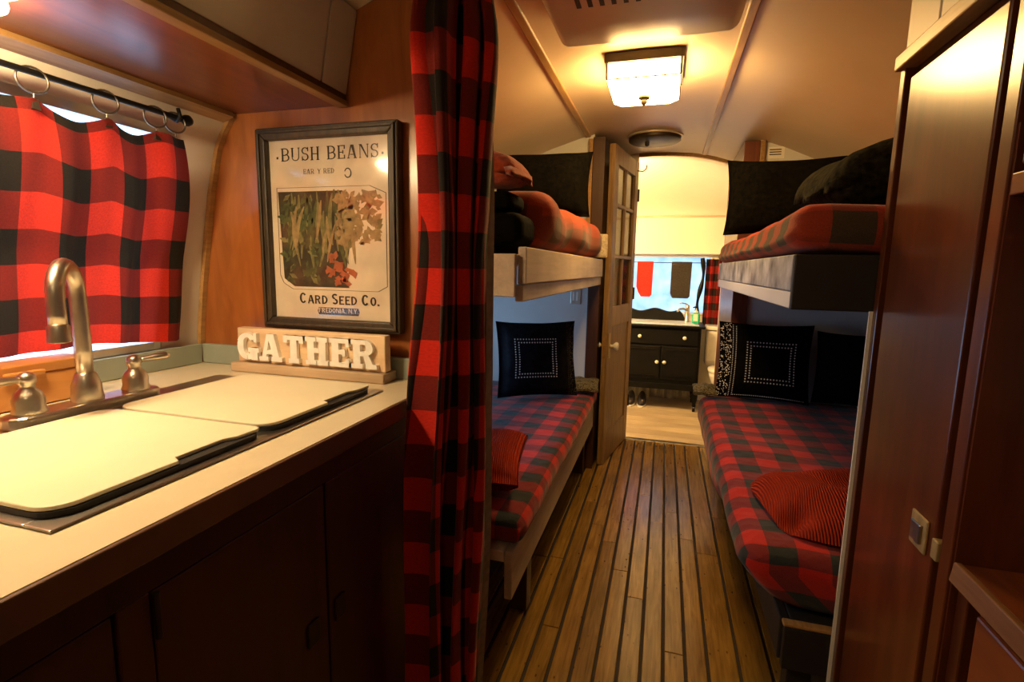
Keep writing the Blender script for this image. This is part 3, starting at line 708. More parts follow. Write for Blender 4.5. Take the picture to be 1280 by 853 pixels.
# kitchen curtain on its rod
RDX, RDZ = -1.170, 1.550
rd = thing('curtain_rod', 'thin black iron curtain rod above the kitchen window', 'curtain rod', (RDX, .6, RDZ))
part(rd, 'rod', MB().lathe([(.006, 0), (.006, 1.04)], (RDX, .00, RDZ), (0, 1, 0), 12), 'iron', smooth=math.radians(60))
part(rd, 'finial', MB().lathe([(.0061, 0), (.009, .004), (.007, .010), (.013, .020), (.014, .027), (.009, .036), (.001, .040)], (RDX, 1.040, RDZ), (0, 1, 0), 14), 'iron', smooth=True)
part(rd, 'bracket', MB().tube([(XC - wall_dx(1.56) + .01, 1.036, 1.556), (-1.19, 1.036, 1.552), (RDX, 1.036, RDZ - .009), (RDX + .012, 1.036, RDZ), (RDX + .006, 1.036, RDZ + .02)], .0045, 8), 'iron', smooth=True)
def ring(y, down, clip, lab):
    t = thing('curtain_ring', lab, 'curtain ring', (RDX, y, RDZ - .036), 'curtain rings on the kitchen rod')
    r = .0235; cz = RDZ - r + .0095
    part(t, 'hoop', MB().tube([(RDX + .006 * math.sin(i / 20 * 2 * PI), y + r * math.sin(2 * PI * i / 20), cz + r * math.cos(2 * PI * i / 20)) for i in range(20)], .0022, 8, True), 'ringmetal', smooth=True)
    part(t, 'eye', MB().tube([(RDX, y, cz - r), (RDX, y, cz - r - .010)], .0014, 6), 'ringmetal')
    if clip: part(t, 'clip', MB().hexa([(RDX - .006, y - .007, cz - r - .030), (RDX + .006, y - .007, cz - r - .030), (RDX + .006, y + .007, cz - r - .030), (RDX - .006, y + .007, cz - r - .030), (RDX - .002, y - .004, cz - r - .009), (RDX + .002, y - .004, cz - r - .009), (RDX + .002, y + .004, cz - r - .009), (RDX - .002, y + .004, cz - r - .009)]), 'ringmetal')
RING_Y = [.10, .26, .42, .58, .732, .866, .979]
for y in RING_Y: ring(y, 0, True, 'metal clip ring holding the red checked curtain')
ring(1.030, 0, False, 'empty dark metal ring against the rod bracket')
CY0, CY1 = .04, 1.058
def cur(u, v):
    y = CY0 + (CY1 - CY0) * u
    ks = sorted(RING_Y + [CY0, CY1]); sag = 0; pin = 0
    for a, b in zip(ks, ks[1:]):
        if a <= y <= b: sag = min(.024, (b - a) * .17) * max(0.0, math.sin(PI * (y - a) / (b - a))) ** 1.2
    if y > RING_Y[-1]: sag *= .1
    if y < .732: sag *= .35
    zt = 1.502 - sag; zb = 1.008 - .026 * u ** 2 + .005 * math.sin(y * 17)
    z = zt + (zb - zt) * v
    xw = XC - wall_dx(z) + .020
    xr = RDX + .001 + (xw - RDX) * min(1, v * 1.8) ** .8
    fold = .010 * math.sin(y * 44 + 1.1 * math.sin(y * 7)) + .004 * math.sin(y * 90 + v * 3)
    fold += .012 * math.exp(-(v * 5) ** 2) * math.sin(y * 2 * PI / .135)
    y2 = y + .078 * min(1, v * 1.8) ** .8 * u + .003 * math.sin(v * 9)
    return (max(xr + fold * (.8 + .3 * v), xw - .010), y2, z)
single('window_curtain', MB().grid(cur, 120, 40, lambda u, v: (u * 1.22 + .035, -v * .52 + .02)), 'checkwin', 'red and black buffalo check curtain over the kitchen window', 'curtain', smooth=True)

# ------------------------------------------------------------------ framed print on the veneer wall
PX0, PX1, PZ0, PZ1 = -1.078, -.650, 1.022, 1.556; PY = 1.186; FD = .030; FWD = .030
pf = thing('framed_print', 'framed vintage seed packet print in distressed dark wood frame', 'picture', ((PX0 + PX1) / 2, 1.20, PZ0))
y0, y1 = PY, PY + FD
for poly, nm in (([(PX0, PZ1), (PX1, PZ1), (PX1 - FWD, PZ1 - FWD), (PX0 + FWD, PZ1 - FWD)], 'frame_rail'), ([(PX0, PZ0), (PX1, PZ0), (PX1 - FWD, PZ0 + FWD), (PX0 + FWD, PZ0 + FWD)], 'frame_rail'),
                 ([(PX0, PZ0), (PX0, PZ1), (PX0 + FWD, PZ1 - FWD), (PX0 + FWD, PZ0 + FWD)], 'frame_stile'), ([(PX1, PZ0), (PX1, PZ1), (PX1 - FWD, PZ1 - FWD), (PX1 - FWD, PZ0 + FWD)], 'frame_stile')):
    mb = MB().prism(poly, lambda a, b: (a, y0, b), lambda a, b: (a, y1, b))
    fo = part(pf, nm, mb, 'frame', bevel=.004)
    cxp = (PX0 + PX1) / 2; czp = (PZ0 + PZ1) / 2
    sh = lambda a, b, k: (a + (k if a < cxp else -k), b + (k if b < czp else -k))
    o1 = [sh(*poly[0], .008), sh(*poly[1], .008), sh(*poly[2], -.014), sh(*poly[3], -.014)]
    part(fo, 'bead', MB().prism(o1, lambda a, b: (a, y0 - .006, b), lambda a, b: (a, y0 + .001, b)), 'frame', bevel=.002)
pr = part(pf, 'print', B(PX0 + FWD - .004, PX1 - FWD + .004, 1.205, 1.209, PZ0 + FWD - .004, PZ1 - FWD + .004), 'paper')
part(pf, 'glass', B(PX0 + FWD - .003, PX1 - FWD + .003, 1.1955, 1.1975, PZ0 + FWD - .003, PZ1 - FWD + .003), 'glasspic')
IX0, IX1, IZ0, IZ1 = PX0 + FWD, PX1 - FWD, PZ0 + FWD, PZ1 - FWD; IW = IX1 - IX0; IH = IZ1 - IZ0
def flat(name, polys, mat, ox, oz, dy):
    mb = MB()
    for ip, p in enumerate(polys):
        ar = sum(p[i][0] * p[(i + 1) % len(p)][1] - p[(i + 1) % len(p)][0] * p[i][1] for i in range(len(p)))
        if ar < 0: p = list(reversed(p))
        mb.add([(ox + a, dy - .00001 * (ip % 12), oz + b) for a, b in p], [tuple(range(len(p)))])
    return part(pr, name, mb, mat)
def printed(text, h, cx, z, mat, dy=1.2040, **kw):
    P, w_ = word(text, h, **kw)
    for g in P:
        if g: flat('printed_letter', g, mat, IX0 + IW * cx, IZ0 + IH * z, dy)
    return w_
THIN = dict(s=.15, t=.07, sf=.06, sh=.06)
w_ = printed('BUSH BEANS', .034, .505, .885, 'ink', gap=.17, **THIN)
flat('print_dot', [_r(-.003, -.003, .003, .003)], 'ink', IX0 + IW * .505 - w_ / 2 - .012, IZ0 + IH * .905, 1.204)
flat('print_dot', [_r(-.003, -.003, .003, .003)], 'ink', IX0 + IW * .505 + w_ / 2 + .012, IZ0 + IH * .905, 1.204)
printed('EARLY RED', .0125, .42, .812, 'ink', gap=.16, **THIN)
flat('print_flourish', _ring(0, 0, .011, .013, 200, 520, .003, .003), 'ink', IX0 + IW * .66, IZ0 + IH * .81, 1.204)
printed('CARD SEED CO.', .029, .555, .085, 'ink', small=.8, gap=.13, s=.22, t=.15, sf=0, sh=0)
flat('print_plate', [[(-.062, -.010), (.062, -.010), (.066, 0), (.062, .010), (-.062, .010), (-.066, 0)]], 'ink', IX0 + IW * .55, IZ0 + IH * .045, 1.2042)
printed('FREDONIA, N.Y.', .0125, .55, .036, 'paper', dy=1.2037, s=.2, t=.14, sf=0, sh=0, gap=.13)
# picture field with beans; gold glare and red reflection painted in as leaves
A0, A1, A2, A3 = .06, .95, .17, .735
def fx(a): return IW * (A0 + (A1 - A0) * a)
def fz(b): return IH * (A2 + (A3 - A2) * b)
random.seed(3)
fieldp = [(fx(0), fz(1)), (fx(.86), fz(1)), (fx(1), fz(.93)), (fx(1), fz(.05)), (fx(.92), fz(0)), (fx(.12), fz(0)), (fx(.03), fz(.06)), (fx(0), fz(.14))]
flat('print_border', [[(a * 1.0 + (a - IW / 2) * .025, b + (b - IH * .45) * .02) for a, b in fieldp]], 'ink', IX0, IZ0, 1.20465)
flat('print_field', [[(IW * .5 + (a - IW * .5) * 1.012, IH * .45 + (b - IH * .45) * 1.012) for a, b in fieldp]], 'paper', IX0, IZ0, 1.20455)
flat('print_foliage', [[(fx(.0), fz(.97)), (fx(.62), fz(.97)), (fx(.70), fz(.6)), (fx(.64), fz(.2)), (fx(.66), fz(.02)), (fx(.13), fz(.02)), (fx(.03), fz(.10))]], 'printdark', IX0, IZ0, 1.20445)  # dark foliage area of the print
pods = {'printpod': [], 'printgreen': [], 'printtan': [], 'printred': []}
def podshape(x, z, l, wd, ang, bend):
    up = []; dn = []
    for i in range(9):
        t_ = i / 8; px = x + math.sin(ang) * l * t_ + bend * math.sin(PI * t_) * l; pz = z - math.cos(ang) * l * t_
        hw = wd * (math.sin(PI * min(.97, max(.03, t_))) ** .5) / 2
        up.append((px + hw, pz)); dn.append((px - hw, pz))
    return up + list(reversed(dn))
for i in range(46):
    a = random.uniform(.10, .74); z = random.uniform(.62, .99); l = random.uniform(.25, .58) * IH * .56
    pods[random.choice(['printpod', 'printpod', 'printgreen', 'printtan'])].append(podshape(fx(a), fz(z), min(l, fz(z) - fz(.03)), random.uniform(.008, .014), random.uniform(-.28, .18), random.uniform(-.08, .08)))
for i in range(70):
    a = random.uniform(.03, .42); z = random.uniform(.06, .92); r = random.uniform(.010, .020); g = random.uniform(0, 6.28)
    c = (fx(a), fz(z)); pods['printgreen' if i % 3 else 'printpod'].append([(c[0] + r * math.cos(g), c[1] + r * math.sin(g)), (c[0] + r * .45 * math.cos(g + 1.5), c[1] + r * .45 * math.sin(g + 1.5)), (c[0] - r * math.cos(g), c[1] - r * math.sin(g)), (c[0] + r * .45 * math.cos(g - 1.5), c[1] + r * .45 * math.sin(g - 1.5))])
for i in range(150):  # gold glare at the right, painted as leaf blobs
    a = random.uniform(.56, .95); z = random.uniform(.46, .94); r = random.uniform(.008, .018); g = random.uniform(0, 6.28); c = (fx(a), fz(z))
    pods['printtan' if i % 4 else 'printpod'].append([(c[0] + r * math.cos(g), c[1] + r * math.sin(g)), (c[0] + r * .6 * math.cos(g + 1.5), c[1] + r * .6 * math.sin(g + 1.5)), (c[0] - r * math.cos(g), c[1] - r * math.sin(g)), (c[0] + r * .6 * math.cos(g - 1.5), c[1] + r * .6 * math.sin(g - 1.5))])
for i in range(26):  # red reflection near the bottom, painted as petals
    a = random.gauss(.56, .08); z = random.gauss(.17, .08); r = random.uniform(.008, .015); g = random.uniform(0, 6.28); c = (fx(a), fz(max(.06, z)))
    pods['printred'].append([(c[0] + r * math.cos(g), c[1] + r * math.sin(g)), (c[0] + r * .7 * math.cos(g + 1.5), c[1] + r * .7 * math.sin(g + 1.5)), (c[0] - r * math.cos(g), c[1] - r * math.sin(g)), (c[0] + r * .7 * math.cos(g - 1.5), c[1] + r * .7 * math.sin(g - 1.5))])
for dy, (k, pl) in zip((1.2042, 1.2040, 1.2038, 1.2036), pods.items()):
    ob = flat('print_bean_glare', pl, k, IX0, IZ0, dy); ob['kind'] = 'stuff'

# ------------------------------------------------------------------ letter sign
SGX0, SGX1, SGY = -1.135, -.672, 1.148
sg = thing('letter_sign', 'wooden block sign with raised white letters reading GATHER', 'sign', ((SGX0 + SGX1) / 2, 1.16, .9))
part(sg, 'base', B(SGX0 - .012, SGX1 + .004, SGY - .018, 1.198, .9005, .926), 'signwood', bevel=.003)
part(sg, 'back_board', B(SGX0, SGX1, SGY, SGY + .028, .927, 1.022), 'signwood', bevel=.003)
LH = .074; x = SGX0 + .010
wds = [glyph(c_, s=.24, t=.16, sf=.07, sh=.16) for c_ in 'GATHER']
tot = sum(w_ for _, w_ in wds); kx = (SGX1 - SGX0 - .030 - 5 * .006) / (tot * LH)
for P, w_ in wds:
    mb = MB()
    for ip, p in enumerate(P):
        ar = sum(p[i][0] * p[(i + 1) % len(p)][1] - p[(i + 1) % len(p)][0] * p[i][1] for i in range(len(p)))
        if ar < 0: p = list(reversed(p))
        mb.prism([(x + a * LH * kx, .936 + b * LH) for a, b in p], lambda a, b: (a, SGY - .012 - .00025 * (ip % 9), b), lambda a, b: (a, SGY - .0005, b))
    part(sg, 'letter', mb, 'letterwhite'); x += w_ * LH * kx + .006

# ------------------------------------------------------------------ privacy drape at the end of the kitchen
pc = thing('privacy_curtain', 'long gathered red and black check curtain tied at counter end', 'curtain', (-.45, 1.09, 0.02))
def dr(u, v):
    z = 1.875 * (1 - v) + .03 * v
    a = Vector((-.500, 1.000)); b = Vector((-.402, 1.135)); c = (a + b) / 2; d = b - a; nrm = Vector((-d.y, d.x)).normalized(); dd = d.normalized()
    k = 1.0 + .10 * math.exp(-((z - 1.66) / .10) ** 2) - .06 * math.exp(-((z - 1.25) / .25) ** 2)
    if z > 1.70: k *= 1 - .42 * min(1, (z - 1.70) / .17) ** 1.4
    k *= 1 - .10 * max(0, min(1, (z - .95) / .3))
    k *= 1 + .16 * max(0, (.85 - z) / .85)
    ph = u * 2 * PI * 3.1 + .55 * math.sin(z * 2.1 + 3 * u) + .5 * math.sin(u * 9.0)
    am = (.034 + .010 * math.sin(z * 1.9 + 4 * u)) * k
    p = c + d * (u - .5) * k + nrm * am * math.sin(ph) + dd * (.022 * math.sin(2 * ph + .9 * z) + .006 * math.sin(z * 6 + u * 5))
    p.x -= .024 * max(0, (.9 - z) / .9); p += dd * .012 * max(0, min(1, (z - .9) / .4))
    p += nrm * .007 * math.sin(u * 70 + z * 2.2) * (.4 + .6 * abs(math.sin(z * 1.3)))
    return (max(p.x, -.541 if z > .855 else -.568) if z < .93 else p.x, p.y, z)
part(pc, 'drape', MB().grid(dr, 150, 60, lambda u, v: (u * .66 + .045, -v * 1.86 + .045)), 'checkdrape', smooth=True)
def edge(u, v):
    p = Vector(dr(1.0, v)); return (p.x + .002 + .010 * u, p.y - .012 + .022 * u, p.z)
part(pc, 'lining', MB().grid(edge, 2, 50), 'lining', smooth=True, label='grey lining edge')
part(pc, 'hook', MB().tube([(-.425, 1.055, 1.918), (-.425, 1.055, 1.872), (-.42, 1.04, 1.858), (-.42, 1.025, 1.866)], .005, 8), 'white', smooth=True)

# ------------------------------------------------------------------ ceiling things
ac = thing('ceiling_air_conditioner', 'off white ceiling air conditioner shroud with vent slots', 'air conditioner', (-.1, 1.2, 1.87))
part(ac, 'shroud', rbox(-.355, .165, .72, 1.70, 1.872, 1.958, .04, (4, 6, 2)), 'plastic', smooth=True, weld=True)
for i in range(7): part(ac, 'slot', B(-.26 + .03 * i, -.248 + .03 * i, 1.36, 1.435, 1.8705, 1.8735), 'blackboard')
LX0, LX1, LY0, LY1 = -.252, .022, 1.965, 2.265; LC = ((LX0 + LX1) / 2, (LY0 + LY1) / 2)
cll = thing('ceiling_light', 'glowing square art glass ceiling light with dark bronze rim', 'ceiling light', (LC[0], LC[1], 1.83))
part(cll, 'canopy', B(LX0, LX1, LY0, LY1, 1.928, 1.962), 'bronze', bevel=.003)
g0 = MB(); a = .010; zt, zm, zb = 1.9275, 1.876, 1.850; c2 = .035
for (p, q) in (((LX0 + a, LY0 + a), (LX1 - a, LY0 + a)), ((LX1 - a, LY0 + a), (LX1 - a, LY1 - a)), ((LX1 - a, LY1 - a), (LX0 + a, LY1 - a)), ((LX0 + a, LY1 - a), (LX0 + a, LY0 + a))):
    def inn(pt, k): return (pt[0] + (k if pt[0] < LC[0] else -k), pt[1] + (k if pt[1] < LC[1] else -k))
    s_ = part(cll, 'glass_panel', MB().add([(*p, zm), (*q, zm), (*q, zt), (*p, zt)], [(0, 1, 2, 3)]), 'lampglass')
    P1, Q1 = inn(p, c2), inn(q, c2)
    part(cll, 'glass_panel', MB().add([(*P1, zb), (*Q1, zb), (*q, zm - .003), (*p, zm - .003)], [(0, 1, 2, 3)]), 'lampglass')
    part(cll, 'lead_strip', MB().tube([(*p, zm - .0015), (*q, zm - .0015)], .0026, 6), 'bronze')
    part(cll, 'corner_post', MB().tube([(*p, zm), (*p, zt + .002)], .004, 6), 'bronze')
g = .045
part(cll, 'glass_panel', MB().add([(LX0 + g, LY0 + g, zb), (LX0 + g, LY1 - g, zb), (LX1 - g, LY1 - g, zb), (LX1 - g, LY0 + g, zb)], [(0, 1, 2, 3)]), 'lampglass')
part(cll, 'finial', MB().lathe([(.022, .0), (.022, -.006), (.012, -.014), (.012, -.022), (.008, -.028), (.001, -.034)], (LC[0], LC[1], zb), n=16), 'bronze', smooth=math.radians(50))
VC = (-.102, 3.19)
vf = thing('ceiling_vent', 'round dark roof vent with pale rim in the ceiling', 'vent', (*VC, 1.93))
part(vf, 'rim', MB().tube([(VC[0] + .150 * math.cos(i / 36 * 2 * PI), VC[1] + .150 * math.sin(i / 36 * 2 * PI), 1.955) for i in range(36)], .007, 8, True), 'chrome', smooth=True)
part(vf, 'grille', MB().lathe([(.145, 0), (.145, -.024), (.135, -.030), (.02, -.032)], (*VC, 1.957), n=36), 'bronze', smooth=math.radians(40))
part(vf, 'knob', MB().lathe([(.012, 0), (.012, -.02), (.004, -.026)], (VC[0] - .04, VC[1] - .03, 1.925), n=12), 'blackboard', smooth=math.radians(50))
# unseen fill light added behind the camera position
rl = thing('fill_dome_light', 'unseen dome light added as fill over the kitchen aisle', 'ceiling light', (-.1, -.6, 1.9))
part(rl, 'base', MB().lathe([(.12, 0), (.12, -.018)], (-.1, -.6, 1.962), n=28), 'white', smooth=math.radians(40))
part(rl, 'dome', MB().lathe([(.11, -.019), (.105, -.035), (.085, -.055), (.05, -.068), (.001, -.074)], (-.1, -.6, 1.962), n=28), 'rearfill', smooth=True)
# ------------------------------------------------------------------ right side: wardrobe, locker, desk, hutch
WXF = .43
wd = thing('wardrobe', 'tall red brown wood wardrobe with single door and square latch', 'wardrobe', (.76, 1.07, 0))
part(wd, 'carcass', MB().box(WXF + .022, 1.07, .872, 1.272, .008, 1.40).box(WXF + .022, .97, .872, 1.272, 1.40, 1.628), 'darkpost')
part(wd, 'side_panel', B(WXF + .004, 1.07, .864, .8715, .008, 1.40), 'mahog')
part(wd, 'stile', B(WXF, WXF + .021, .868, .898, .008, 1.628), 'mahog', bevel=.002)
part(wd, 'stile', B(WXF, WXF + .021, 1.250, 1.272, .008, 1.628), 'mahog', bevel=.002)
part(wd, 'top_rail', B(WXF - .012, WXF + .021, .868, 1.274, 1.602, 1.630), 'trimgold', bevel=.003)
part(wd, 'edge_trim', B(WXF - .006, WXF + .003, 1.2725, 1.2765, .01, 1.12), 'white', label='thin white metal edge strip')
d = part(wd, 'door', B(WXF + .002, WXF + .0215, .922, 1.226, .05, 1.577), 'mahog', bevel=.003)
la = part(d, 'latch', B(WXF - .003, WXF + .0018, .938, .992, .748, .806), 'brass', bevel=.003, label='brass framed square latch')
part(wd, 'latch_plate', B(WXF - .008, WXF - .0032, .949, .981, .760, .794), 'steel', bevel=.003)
part(wd, 'latch_keeper', B(WXF - .003, WXF + .020, .9005, .919, .758, .79), 'brass', bevel=.002)
lo = thing('overhead_locker', 'cream painted locker above the tall wardrobe', 'cabinet', (.6, .9, 1.634))
def xz(poly, ya, yb): return MB().prism(poly, lambda a, b: (a, ya, b), lambda a, b: (a, yb, b))
sl = [(WXF + .004, 1.634), (.84, 1.634), (.84, 1.725), (.68, 1.80), (.55, 1.852), (WXF + .004, 1.858)]
part(lo, 'panel', xz(sl, 1.142, 1.272), 'wall', bevel=.003)
part(lo, 'panel', xz(sl, -.2, 1.137), 'wall', bevel=.003)
dk = thing('desk', 'built in brown wood desk with chamfered front edge beside wardrobe', 'desk', (.75, .2, 0))
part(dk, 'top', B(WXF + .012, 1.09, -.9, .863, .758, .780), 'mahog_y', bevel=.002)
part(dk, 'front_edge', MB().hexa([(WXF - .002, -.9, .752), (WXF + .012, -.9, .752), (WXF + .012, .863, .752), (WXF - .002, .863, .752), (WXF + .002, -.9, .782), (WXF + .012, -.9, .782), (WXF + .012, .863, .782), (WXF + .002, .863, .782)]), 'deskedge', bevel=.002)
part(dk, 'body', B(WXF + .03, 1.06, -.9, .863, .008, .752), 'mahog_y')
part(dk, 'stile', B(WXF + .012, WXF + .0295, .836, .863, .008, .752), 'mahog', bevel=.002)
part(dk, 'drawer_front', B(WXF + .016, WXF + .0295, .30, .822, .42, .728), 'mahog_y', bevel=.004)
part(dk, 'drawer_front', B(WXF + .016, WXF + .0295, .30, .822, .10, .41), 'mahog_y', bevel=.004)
hu = thing('hutch_cabinet', 'dark brown wall cabinet above the desk with lighter bottom rail', 'cabinet', (.7, .2, 1.31))
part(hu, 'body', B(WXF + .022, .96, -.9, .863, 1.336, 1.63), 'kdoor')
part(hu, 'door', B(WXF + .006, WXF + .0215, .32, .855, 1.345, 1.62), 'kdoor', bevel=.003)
part(hu, 'bottom_rail', B(WXF + .002, .96, -.9, .863, 1.306, 1.335), 'mahog_y', bevel=.002)

# ------------------------------------------------------------------ bunks
def bunk(name, label, parts_, loc):
    t = thing(name, label, 'bunk bed', loc)
    for nm, bx_, mt in parts_: part(t, nm, B(*bx_), mt, bevel=.003)
    return t
y0, y1 = 1.275, 2.97
bunk('bunk_bed', 'upper bunk of whitewashed pine boards beside the open door', [
    ('front_board', (-.365, -.342, y0 + .01, y1, 1.158, 1.253), 'whitewood'), ('ledger', (-.372, -.350, y0 + .012, y1, 1.112, 1.157), 'whitewood'),
    ('end_board', (-1.26, -.366, y0 - .012, y0 + .010, 1.125, 1.235), 'whitewood'), ('deck', (-1.28, -.373, y0 + .012, y1, 1.205, 1.235), 'whitewood')], (-.8, 2.1, 1.112))
bunk('bunk_bed', 'lower bunk with plain pale board front beside the drape', [
    ('front_board', (-.385, -.362, y0, y1, .275, .418), 'whitewood'), ('deck', (-1.33, -.386, y0, y1, .385, .418), 'whitewood'),
    ('leg', (-.46, -.40, 1.60, 1.66, .008, .384), 'darkpost'), ('leg', (-.46, -.40, 2.88, 2.94, .008, .384), 'darkpost'), ('kick_board', (-.60, -.58, y0, y1, .008, .384), 'blackboard')], (-.85, 2.1, .008))
bunk('bunk_bed', 'upper bunk with scuffed grey front board and black end board', [
    ('front_board', (.272, .296, y0 + .022, y1, 1.158, 1.240), 'greyboard'), ('ledger', (.274, .294, y0 + .022, y1, 1.118, 1.157), 'bunkwall'),
    ('end_board', (.272, 1.03, y0 + .002, y0 + .020, 1.118, 1.240), 'blackboard'), ('deck', (.297, 1.04, y0 + .022, y1, 1.200, 1.232), 'blackboard')], (.65, 2.1, 1.118))
bunk('bunk_bed', 'lower bunk on black boards with exposed wood edge beside wardrobe', [
    ('front_board', (.318, .340, y0 + .024, y1, .25, .36), 'blackboard'), ('end_board', (.325, 1.08, y0 + .002, y0 + .022, .24, .350), 'blackboard'),
    ('edge_strip', (.322, 1.08, y0 + .003, y0 + .024, .351, .362), 'trimgold'), ('deck', (.341, 1.10, y0 + .024, y1, .33, .362), 'blackboard'),
    ('leg', (.345, .40, y0 + .026, y0 + .08, .008, .329), 'blackboard'), ('leg', (.345, .40, 2.88, 2.94, .008, .329), 'blackboard'), ('kick_board', (.46, .48, y0 + .03, y1, .008, .329), 'blackboard')], (.7, 2.1, .008))

def lump(amp, s, seed, zmid, sag=None):
    def f_(p):
        k = nz3(p, s, seed); q = Vector(p); q.z += amp * k if k > 0 or q.z > zmid else 0
        q.x += amp * .6 * nz3((p.y, p.z, p.x), s, seed + 5)
        if sag: q = sag(q)
        return q
    return f_
single('quilted_mattress', rbox(-1.31, -.338, 1.285, 2.965, .424, .512, .040, (10, 26, 3), lump(.010, 5, 2, .48)), 'quilt', 'plaid quilt covered mattress, purple red, on the plain pale board bunk', 'mattress', smooth=True, weld=True)
def tap(q):
    k_ = max(0, min(1, (2.0 - q.y) / .5))
    if q.x < .5: q.x += max(0, .475 - q.z) * 1.0 * k_
    if q.y < 1.40: q.y += max(0, .47 - q.z) * .10 + .006 * math.sin(q.x * 40)
    return q
single('quilted_mattress', rbox(.214, 1.08, 1.290, 2.965, .366, .532, .055, (12, 30, 6), lump(.010, 5, 9, .46, tap)), 'quilt', 'plaid quilt covered mattress carrying the rust red knitted throw', 'mattress', smooth=True, weld=True)
bl = thing('bunk_mattress', 'bunk mattress under rust and brown plaid fleece, cream sherpa edge', 'mattress', (-.75, 2.2, 1.256))
def sagL(q):
    w_ = max(0, min(1, (q.z - 1.27) / .10))
    q.z += w_ * (.030 * nz3(q, 2.6, 3) + .007 * math.sin(q.y * 17 + 3 * q.x))
    if q.x > -.50: q.x += .014 * math.sin(q.y * 13 + 4 * q.z) + .02 * nz3(q, 6, 5); q.z -= 0.0
    q.z = max(q.z, 1.2565); return q
part(bl, 'cover', rbox(-1.08, -.334, 1.47, 2.945, 1.257, 1.418, .070, (12, 40, 6), sagL), 'fleece', smooth=True, weld=True)
part(bl, 'sheet', rbox(-1.10, -.362, 1.292, 1.474, 1.257, 1.345, .035, (8, 4, 3)), 'blackcloth', smooth=True, weld=True, label='mattress end coloured black for its shaded side')  # black colour stands in for shade on the near end
part(bl, 'sherpa_edge', rbox(-.60, -.318, 2.946, 2.972, 1.262, 1.395, .012, (6, 2, 6)), 'sherpa', smooth=True, weld=True, label='cream sherpa edge')
def fold(q):
    q.z += .010 * nz3(q, 7, 1) - .045 * max(0, (q.x + .50) / .13) * (1 if q.z > 1.45 else 0); q.x += .02 * nz3(q, 5, 8); return q
fb = MB(); 
single('folded_blanket', rbox(-.86, -.372, 1.262, 1.452, 1.413, 1.515, .046, (8, 6, 4), fold), 'redfleece', 'rust fleece blanket folded at the curtain end of upper bunk', 'blanket', smooth=True, weld=True)
single('throw_pillow', rbox(-.90, -.39, 1.30, 1.445, 1.350, 1.398, .022, (6, 4, 3)), 'blackcloth', 'flat black pillow lying under the folded rust blanket', 'pillow', smooth=True, weld=True)
def sagU(q):
    q.z += .014 * nz3(q, 4, 6)
    if q.x < .31 and q.z < 1.29: q.x -= .010
    q.z = max(q.z, 1.243); return q
single('fleece_blanket', rbox(.268, 1.0, 1.286, 2.965, 1.244, 1.346, .046, (10, 28, 4), sagU), 'fleece2', 'orange red plaid fleece blanket on the scuffed grey upper bunk', 'blanket', smooth=True, weld=True)

# pillows ------------------------------------------------------------
def rotm(rz, lean): return Matrix.Rotation(rz, 3, 'Z') @ Matrix.Rotation(lean, 3, 'X')
def pil_pt(u, v, W_, H_, T_, side, seed=0, flange=0.0, puff=.42):
    """local x across, z up, y depth (-y front)"""
    su = u * (1 - .05 * (1 - v * v) * 0 - .07 * (1 - abs(u)) * 0); 
    x = W_ / 2 * u * (1 - .06 * (1 - v * v)) ; z = H_ / 2 * v * (1 - .06 * (1 - u * u))
    a = max(0, 1 - abs(u / (1 - flange)) ** 2.6) if abs(u) < 1 - flange else 0; b = max(0, 1 - abs(v) ** 2.6)
    t_ = T_ / 2 * (a * b) ** puff + .004
    wr = .010 * noise.noise(Vector((u * 2.2 + seed, v * 2.2, seed * 1.3)))
    return Vector((x, side * t_ + wr, z))
def pillow(name, label, c, W_, H_, T_, rz, lean, mat, n=22, flange=0.0, seed=0, group=None):
    mb = MB(); R_ = rotm(rz, lean); C_ = Vector(c)
    for side in (-1, 1):
        mb.grid(lambda u, v: C_ + R_ @ pil_pt((2 * u - 1) * side * -1, 2 * v - 1, W_, H_, T_, side, seed, flange), n, n, lambda u, v: (u * W_, v * H_))
    t = thing(name, label, 'pillow', (C_.x, C_.y, C_.z - H_ / 2), group)
    # close the rim
    ring_ = []
    for i in range(n): ring_.append((-1 + 2 * i / n, -1))
    for i in range(n): ring_.append((1, -1 + 2 * i / n))
    for i in range(n): ring_.append((1 - 2 * i / n, 1))
    for i in range(n): ring_.append((-1, 1 - 2 * i / n))
    vs = [C_ + R_ @ pil_pt(u, v, W_, H_, T_, -1, seed, flange) for u, v in ring_] + [C_ + R_ @ pil_pt(u, v, W_, H_, T_, 1, seed, flange) for u, v in ring_]
    k = len(ring_); mb.add(vs, [(i, (i + 1) % k, k + (i + 1) % k, k + i) for i in range(k)])
    part(t, 'cover', mb, mat, smooth=True, weld=True)
    def surf(u, v, off=.001): return C_ + R_ @ (pil_pt(u, v, W_, H_, T_, -1, seed, flange) + Vector((0, -off, 0)))
    return t, surf
def dots(t, surf, uvs, r, mat='stud', name='studs'):
    mb = MB()
    for (u, v) in uvs:
        p = surf(u, v); a = surf(u + .02, v) - p; b = surf(u, v + .02) - p
        a.normalize(); b.normalize(); nn = a.cross(b).normalized()
        if nn.y > 0: nn = -nn
        vs = [p + a * r, p + b * r, p - a * r, p - b * r, p + nn * r * .8]
        mb.add(vs, [(0, 1, 4), (1, 2, 4), (2, 3, 4), (3, 0, 4)])
    o = part(t, name, mb, mat); o['kind'] = 'stuff'; return o
def sq(u0, u1, v0, v1, n):
    out = []
    for i in range(n): k = i / n; out += [(u0 + (u1 - u0) * k, v0), (u1, v0 + (v1 - v0) * k), (u1 - (u1 - u0) * k, v1), (u0, v1 - (v1 - v0) * k)]
    return out
pillow('bed_pillow', 'large black pillow upright behind the rust plaid fleece blanket', (-.602, 2.52, 1.598), .48, .315, .17, math.radians(3), math.radians(-10), 'blackcloth', seed=1)
